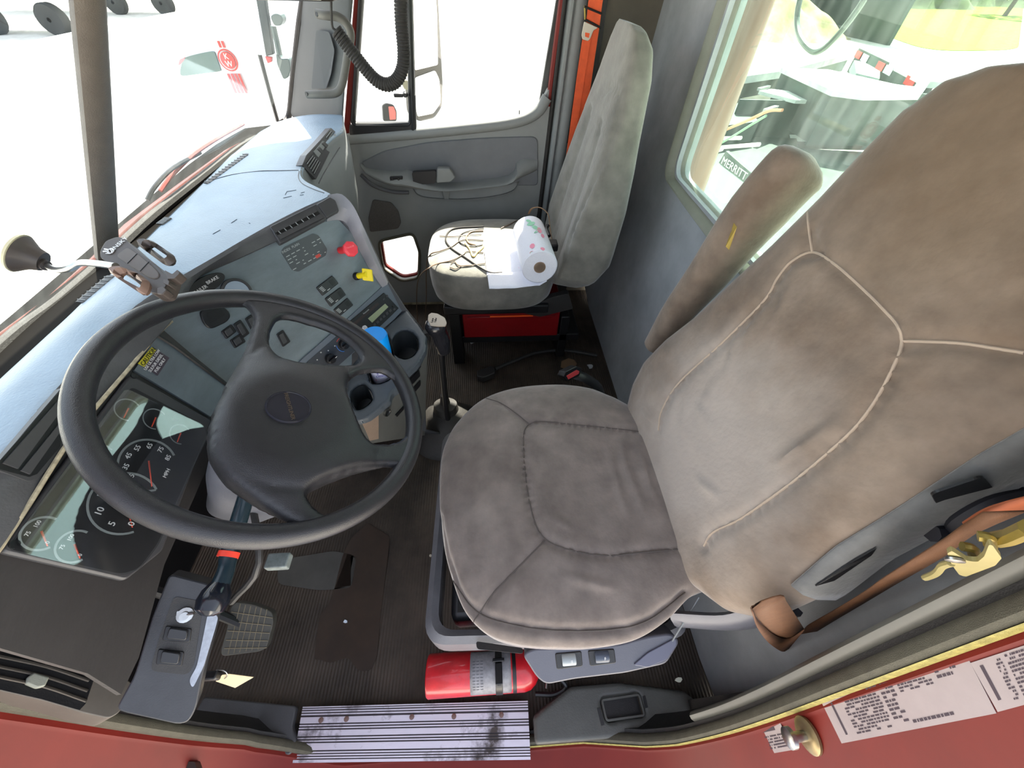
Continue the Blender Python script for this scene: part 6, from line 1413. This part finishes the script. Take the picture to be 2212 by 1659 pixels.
# cowl and wipers of this truck
cw = [WP.px(x, y) for x, y in [(0, 752), (130, 650), (240, 552), (330, 468), (430, 388), (520, 318), (575, 290)]]; cw = [V((cw[0].x, -.15, cw[0].z))]+cw
cwl = MB().loft([[p+V((-.022, 0, -.012)) for p in cw], [p+V((-.03, 0, .002)) for p in cw], [p+V((-.085, 0, -.02)) for p in cw], [p+V((-.09, 0, -.10)) for p in cw]])
tag(cwl.obj('cowl', mat('cowl_red', (88, 40, 34), .5, .25, 16), solid=.004), 'dusty red cowl strip along the outside base of the windshield', 'cowl')
for k, q in enumerate(([(372, 412), (395, 380), (440, 335), (490, 300), (545, 268)], [(345, 432), (362, 402), (400, 362), (455, 330)])):
    P = [WP.px(x, y)+V((-.03, 0, .0)) for x, y in q]
    tag(MB().tube(P, .005, 6, 4).obj('wiper', m_black if k else mat('wiper_red', (150, 60, 52), .5)), ['long wiper arm resting along the right windshield base', 'short dark wiper blade beside the red wiper arm'][k], 'wiper')
# driver side step below the door
stp2 = thing('cab_step', 'bright metal tank and step below the driver door sill', 'step', (.3, -.3, -.7))
MB().lathe([(.3, -1.0), (.32, -.98), (.32, .98), (.3, 1.0)], V((.3, -.30, -.75)), (1, 0, 0), 40).obj('fuel_tank', mat('tank_metal', (200, 204, 208), .25, .1, 10, metal=.8), stp2)
MB().prism([V((-.62, -.13, -.06)), V((.5, -.13, -.06)), V((.56, -.12, 1.2)), V((.62, -.12, -.7)), V((-.8, -.13, -.7))][:2]+[V((.5, -.13, -.5)), V((-.62, -.13, -.5))], (0, .02, 0)).obj('lower_panel', m_red, stp2)
# ---------------- behind the cab
es = thing('exhaust_stack', 'wide dusty exhaust stack standing right behind the rear window', 'exhaust stack', (.97, 1.90, -1.0))
m_es = mat('stack_metal', (128, 100, 88), .38, .25, 3, .1, 80, metal=.35, stretch=(3, 3, .4))
MB().lathe([(.09, 0), (.095, .02), (.095, 3.2), (.09, 3.22)], V((.975, 1.93, -.9)), (0, 0, 1), 48).obj('pipe', m_es, es)
MB().lathe([(.098, 0), (.105, .01), (.105, .05), (.098, .06)], V((.975, 1.93, 1.55)), (0, 0, 1), 40).obj('clamp_ring', m_steel, es)
def pslab(name, px, z, th, m, parent=None):
    return MB().prism([at(x, y, Z=z) for x, y in px], (0, 0, -th)).obj(name, m, parent, smooth=False)
def pwall(name, a, b, z0, z1, th, m, parent):
    A, B = V(a), V(b); d = (B-A).normalized(); nn = V((-d.y, d.x, 0))
    return MB().prism([V((A.x, A.y, z0)), V((B.x, B.y, z0)), V((B.x, B.y, z1)), V((A.x, A.y, z1))], nn*th).obj(name, m, parent, smooth=False)
# flat deck trailer A
ta_ = thing('flatbed_trailer', 'flatbed trailer with sunlit empty deck behind the exhaust stack', 'trailer', at(1650, 130, Z=-1.4))
pslab('deck', [(1430, 130), (1640, 88), (1838, 116), (1700, 152), (1430, 190)], -.35, .14, m_deck, ta_)
pslab('frame_rail', [(1440, 160), (1700, 148), (1830, 118), (1835, 122), (1700, 160), (1440, 200)], -.5, .35, m_trd, ta_)
# dark dump body B
tb_ = thing('dump_trailer', 'dark green-grey steel body trailer with sunlit top rim behind the cab', 'trailer', at(1800, 300, Z=-1.4))
top = [(1688, 146), (1790, 150), (1935, 182), (2000, 190), (1990, 204), (1870, 205), (1800, 196)]
pslab('top_plate', top, -.15, .08, m_deck, tb_)
A = at(1690, 152, Z=-.2); B = at(1800, 200, Z=-.2); C = at(2100, 205, Z=-.2)
pwall('side_wall', A, B, -1.0, -.2, .06, m_trd, tb_); pwall('front_wall', B, C, -1.05, -.2, .06, m_trd, tb_)
pslab('rim_flange', [(1640, 196), (1666, 192), (1790, 206), (1980, 215), (1980, 222), (1720, 216)], -.45, .06, m_deck, tb_)
A = at(1600, 215, Z=-.5); B = at(1720, 218, Z=-.5); C = at(2050, 226, Z=-.5)
pwall('lower_wall', A, B, -1.25, -.5, .05, m_trd, tb_); pwall('lower_front', B, C, -1.35, -.5, .05, m_trd, tb_)
FB = Pl(V((B.x, B.y, -.6)), V((C.x, C.y, -.6)), V((B.x, B.y, -1.2)))
plate(FB, [(1706, 291), (1744, 292), (1742, 306), (1708, 305)], .01, .006, m_wt, tb_, 'white_tape'); plate(FB, [(1744, 292), (1800, 294), (1798, 306), (1742, 306)], .01, .006, m_rt, tb_, 'red_tape')
plate(FB, [(1770, 215), (1800, 214), (1796, 250), (1775, 262), (1765, 290), (1745, 290), (1760, 250), (1752, 240)], .012, .01, m_black, tb_, 'dark_stain')
t2_ = thing('shadow_frame_slab', 'dark slab standing for shadowed ground and trailer frames between the exhaust stack and the dump trailer', 'trailer', at(1600, 400, Z=-1.4))
pslab('dark_slab', [(1425, 205), (1600, 212), (1700, 222), (1726, 320), (1900, 330), (1900, 560), (1640, 560), (1420, 470)], -1.15, .2, m_trd, t2_)  # dark sheet added in place of shadowed ground and trailer frames
pslab('shadow_frame_block', [(1500, 232), (1600, 222), (1640, 262), (1540, 275)], -.75, .35, m_trd, t2_)
# right trailer C with reflective tape
tc_ = thing('lowbed_trailer', 'long trailer with sunlit deck and red and white tape along its dark edge', 'trailer', at(2000, 200, Z=-1.4))
pslab('deck', [(1856, 100), (1990, 110), (2300, 118), (2300, 190), (2010, 176)], -.1, .1, m_deck, tc_)
A = at(1856, 104, Z=-.12); B = at(2010, 178, Z=-.12); pwall('side_rail', A, B, -.62, -.12, .1, m_trd, tc_)
CS = Pl(V((A.x, A.y, -.2)), V((B.x, B.y, -.2)), V((A.x, A.y, -.5)))
for i, t in enumerate((0, .12, .38, .5, .78, .9)):
    p0 = A.lerp(B, t); p1 = A.lerp(B, t+.10); 
    MB().prism([V((p0.x, p0.y, -.16))+CS.n*.02, V((p1.x, p1.y, -.16))+CS.n*.02, V((p1.x, p1.y, -.3))+CS.n*.02, V((p0.x, p0.y, -.3))+CS.n*.02], -CS.n*.01).obj('tape_strip', (m_rt, m_wt)[i % 2], tc_, smooth=False)
pslab('tail_gate', [(1845, 130), (1902, 140), (1900, 170), (1850, 158)], -.3, .2, mat('gate_grey', (150, 165, 160), .6), tc_)
co = thing('traffic_cone', 'orange traffic cone at the edge of the driver backrest behind the trailers', 'cone', at(1955, 185, Z=-.9))
MB().lathe([(.16, 0), (.15, .03), (.10, .03), (.02, .5), (0, .5)], at(1955, 184, Z=-.7), (0, 0, 1), 20).obj('cone', mat('cone_orange', (236, 84, 50), .5), co)
# headache rack sign close behind
hr = thing('headache_rack', 'dark headache rack plate lettered in white at the lower corner of the rear window', 'rack', at(1580, 370, X=2.0))
HR = Pl(at(1560, 330, X=2.0), at(1630, 385, X=2.1), at(1545, 365, X=2.0))
plate(HR, [(1568, 326), (1628, 378), (1618, 402), (1552, 352)], 0, .03, mat('rack_dark', (60, 74, 70), .4), hr, 'name_plate', 0, .003)
hu = HR.dir(1562, 346, 1612, 382); MB().text('MERRITT', HR.px(1585, 364, .002), hu, HR.n.cross(hu), .082, .001).obj('name_text', m_wt, hr)
plate(HR, [(1535, 372), (1552, 352), (1618, 402), (1612, 420), (1560, 440), (1528, 400)], -.01, .05, mat('rack_panel', (176, 196, 190), .35), hr, 'panel', .02, .004)
for a, b in (((1560, 318), (1640, 312)), ((1500, 340), (1560, 322)), ((1500, 300), (1600, 298)), ((1500, 255), (1560, 240))):
    MB().tube([at(*a, X=2.6), at(*b, X=2.6)], .02, 6, 1).obj('bar', m_deck, hr)
hz = tag(MB().tube([at(x, y, X=2.3) for x, y in [(1545, 290), (1580, 275), (1620, 258), (1660, 240), (1690, 238)]], .012, 6, 5).obj('air_hose', mat('hose_tan', (176, 120, 88), .5)), 'tan air hose crossing behind the exhaust stack', 'hose')
tag(MB().tube([at(x, y, X=2.4) for x, y in [(1548, 315), (1590, 290), (1625, 268), (1655, 250)]], .01, 6, 5).obj('air_hose', mat('hose_green', (110, 150, 120), .5)), 'green air hose below the tan hose', 'hose')
tag(MB().tube([at(x, y, X=1.5) for x, y in [(1735, -30), (1722, 30), (1726, 75), (1750, 108), (1775, 108), (1815, 70), (1860, 10), (1880, -30)]], .012, 8, 6).obj('hose_loop', mat('hose_dark', (84, 96, 88), .4)), 'dark hose loop hanging at the top of the rear window', 'hose')
for k, (x, y) in enumerate(((1650, 190), (1665, 235), (1700, 175))):
    o = MB().box(at(x, y, Z=-.6), (.5, .08, .05), u=(.8, .6, 0), v=(-.6, .8, 0)).obj('steel_beam', m_deck, smooth=False); tag(o, ['sunlit steel beam left of the dark trailer body, upper', 'sunlit steel beam left of the dark trailer body, lower', 'sunlit steel beam against the dark trailer wall'][k], 'beam')
random.seed(21)
def mound(name, cx, cy, rx, ry, h, m, lab, catg, seed, z=-1.42, n=40):
    random.seed(seed); ph = [random.uniform(0, 6) for _ in range(6)]; rows = []
    for i in range(n//2+1):
        t = i/(n//2); row = []
        for k in range(n):
            a = 2*pi*k/n; q = 1+.12*sin(3*a+ph[0])+.08*sin(7*a+ph[1])
            hh = h*(cos(t*pi/2)**1.3)*(1+.18*sin(9*t*cos(a)+ph[2])*sin(7*t*sin(a)+ph[3]))
            row.append(V((cx+rx*t*q*cos(a), cy+ry*t*q*sin(a), z+hh)))
        rows.append(row)
    o = MB().loft(rows, cu=True).obj(name, m); o['label'] = lab; o['category'] = catg; return o
gw = thing('green_building', 'dark green wall of a building behind the trailers at the top of the rear window', 'building', at(1745, 62, Z=-1.4))
A = at(1480, 64, Z=-1.4); B = at(1745, 60, Z=-1.4); C = at(1915, 98, Z=-1.4)
m_gw = mat('green_wall', (44, 66, 56), .6, .2, .4, stretch=(1, 1, .1))
pwall('front_wall', A, B, -1.4, 4.0, .2, m_gw, gw); pwall('side_wall', B, C, -1.4, 4.0, .2, m_gw, gw)
for k in range(12):
    t = (k+.5)/12; q_ = A.lerp(B, t); MB().box(V((q_.x, q_.y, 1.3)), (.12, .3, 5.4)).obj('wall_rib', m_gw, gw)
for k, (x, y, h) in enumerate(((1960, 14, 3.2), (2060, 8, 4.0), (2170, 12, 3.6))):
    pb_z = at(x, y, Z=-1.4); mound('brush', pb_z.x, pb_z.y, 6.0, 4.0, h, mat('brush_green', (92, 100, 70), .95, .45, .9, .9, 3), ['grey-green brush at the left end of the grass slope', 'grey-green brush behind the middle of the grass slope', 'grey-green brush at the right end of the grass slope'][k], 'brush', 30+k)
p = at(1660, 78, Z=-1.4)
mound('dirt_pile', p.x, p.y, 4.0, 3.0, 1.7, mat('dirt', (170, 158, 120), .95, .35, 1.2, .6, 6), 'heap of dry dirt and brush behind the flatbed trailer', 'dirt pile', 3)
gp = at(2030, 75, Z=-1.4)
g_ = MB(); g_.prism(rnd([at(x, y, Z=-1.38) for x, y in [(1905, 30), (1920, 80), (2010, 110), (2200, 108), (2212, 10), (2100, 2), (1990, 0)]], 2), (0, 0, -.01))
gr_ = g_.obj('grass_field', mat('grass_yellow', (120, 138, 22), .95, .3, .6, .4, 10), smooth=False); gr_['kind'] = 'stuff'; gr_['label'] = 'sunlit yellow-green grass slope beyond the trailers'; gr_['category'] = 'grass'
m_sh = mat('shrub', (96, 112, 74), .95, 0, 1.2, .8, 4, c2=(158, 170, 120))
struct(mound('hill', 55, 95, 60, 22, 14, mat('hill_green', (120, 128, 96), .95, .3, .25, .8, 2), 'x', 'x', 8))
h2_ = mound('hill', -40, 100, 60, 20, 12, MATS['hill_green'], 'x', 'x', 9); h2_['kind'] = 'structure'
for o in (bpy.data.objects['hill'], h2_):
    o['kind'] = 'structure'; del o['label']; del o['category']
def tree_(x, y, h, r, lab, seed):
    t = thing('shrub_tree', lab, 'tree', (x, y, -1.4)); random.seed(seed); mb = MB()
    for i in range(420):
        a = random.uniform(0, 2*pi); u = random.uniform(-1, 1); q = random.uniform(.6, 1)**.5
        c = V((x+r*q*sqrt(1-u*u)*cos(a), y+r*q*sqrt(1-u*u)*sin(a), -1.4+h*.55+h*.42*q*u)); s = random.uniform(.12, .3)*r/2
        d1 = V((random.uniform(-1, 1), random.uniform(-1, 1), random.uniform(-1, 1))).normalized(); d2 = frame(d1)[0]
        mb.add([c-d1*s, c+d2*s*.6, c+d1*s, c-d2*s*.6], [(0, 1, 2, 3)])
    mb.obj('foliage', m_sh, t, smooth=False)
    MB().tube([V((x, y, -1.4)), V((x+.1, y, -1.4+h*.6))], [.18, .08], 8, 1).obj('trunk', mat('bark', (90, 76, 60), .9), t)
pz = at(1930, 25, Z=-1.4)
tree_(pz.x, pz.y+6, 5, 2.2, 'bushy tree at the left edge of the sunlit grass behind the cab', 1)
pz = at(2160, 8, Z=-1.4); tree_(46, 44, 7, 3.5, 'pale leafy tree at the top right corner beyond the grass', 2)
tree_(-7, 27, 6, 3, 'leafy green tree seen through the top of the vent window', 3)
# far trailers seen through the windshield, upper left
for k, (xs, y, lab) in enumerate((((-24.4, -21.6, -18.9), 24.6, 'far dark trailer with a row of wheels at the upper left corner'), ((-21.6, -18.9), 33.5, 'far trailer with two wheels right of the windshield post'))):
    t = thing('far_trailer', lab, 'trailer', (sum(xs)/len(xs), y, -1.4))
    for x in xs: wheel(t, (x, y, -.87), .55, .5, ax=(.55, .83, 0) if False else (0, 1, 0))
    MB().box((-24+k*2.0, y+1.2, .25), (14, 2.4, .5)).obj('chassis', m_trd, t)
    MB().box((-24+k*2.0, y+1.4, 1.6), (14, 2.4, 2.2)).obj('trailer_body', mat('far_grey', (110, 120, 104), .7, .3, 1), t)
# ================================================================ light
wd = bpy.data.worlds.new('world'); SC.world = wd; wd.use_nodes = True; nt = wd.node_tree; N = nt.nodes; L = nt.links
bg = N['Background']; sk = N.new('ShaderNodeTexSky'); sk.sky_type = 'NISHITA'; sk.sun_disc = False
SUND = V((.30, 1.0, 1.5)).normalized()
sk.sun_elevation = math.asin(SUND.z); sk.sun_rotation = atan2(SUND.x, SUND.y); sk.air_density = 1.0; sk.dust_density = 2.5; sk.ozone_density = 1
hs_ = N.new('ShaderNodeHueSaturation'); hs_.inputs['Saturation'].default_value = .5; L.new(sk.outputs[0], hs_.inputs['Color']); tn = N.new('ShaderNodeVectorMath'); tn.operation = 'MULTIPLY'; tn.inputs[1].default_value = (1.03, 1.0, .97); L.new(hs_.outputs[0], tn.inputs[0]); L.new(tn.outputs[0], bg.inputs[0]); bg.inputs[1].default_value = .55
sd = bpy.data.lights.new('sun', 'SUN'); so = bpy.data.objects.new('sun', sd); COL.objects.link(so)
sd.energy = 22; sd.angle = radians(.6); sd.color = (1, .93, .82)
so.rotation_euler = (-SUND).to_track_quat('-Z', 'Y').to_euler(); so.location = (0, 0, 6)
vs = SC.view_settings; SC.display_settings.display_device = 'sRGB'
vs.view_transform = 'Standard'; vs.look = 'None'; vs.gamma = 1; vs.use_curve_mapping = False; vs.exposure = .45
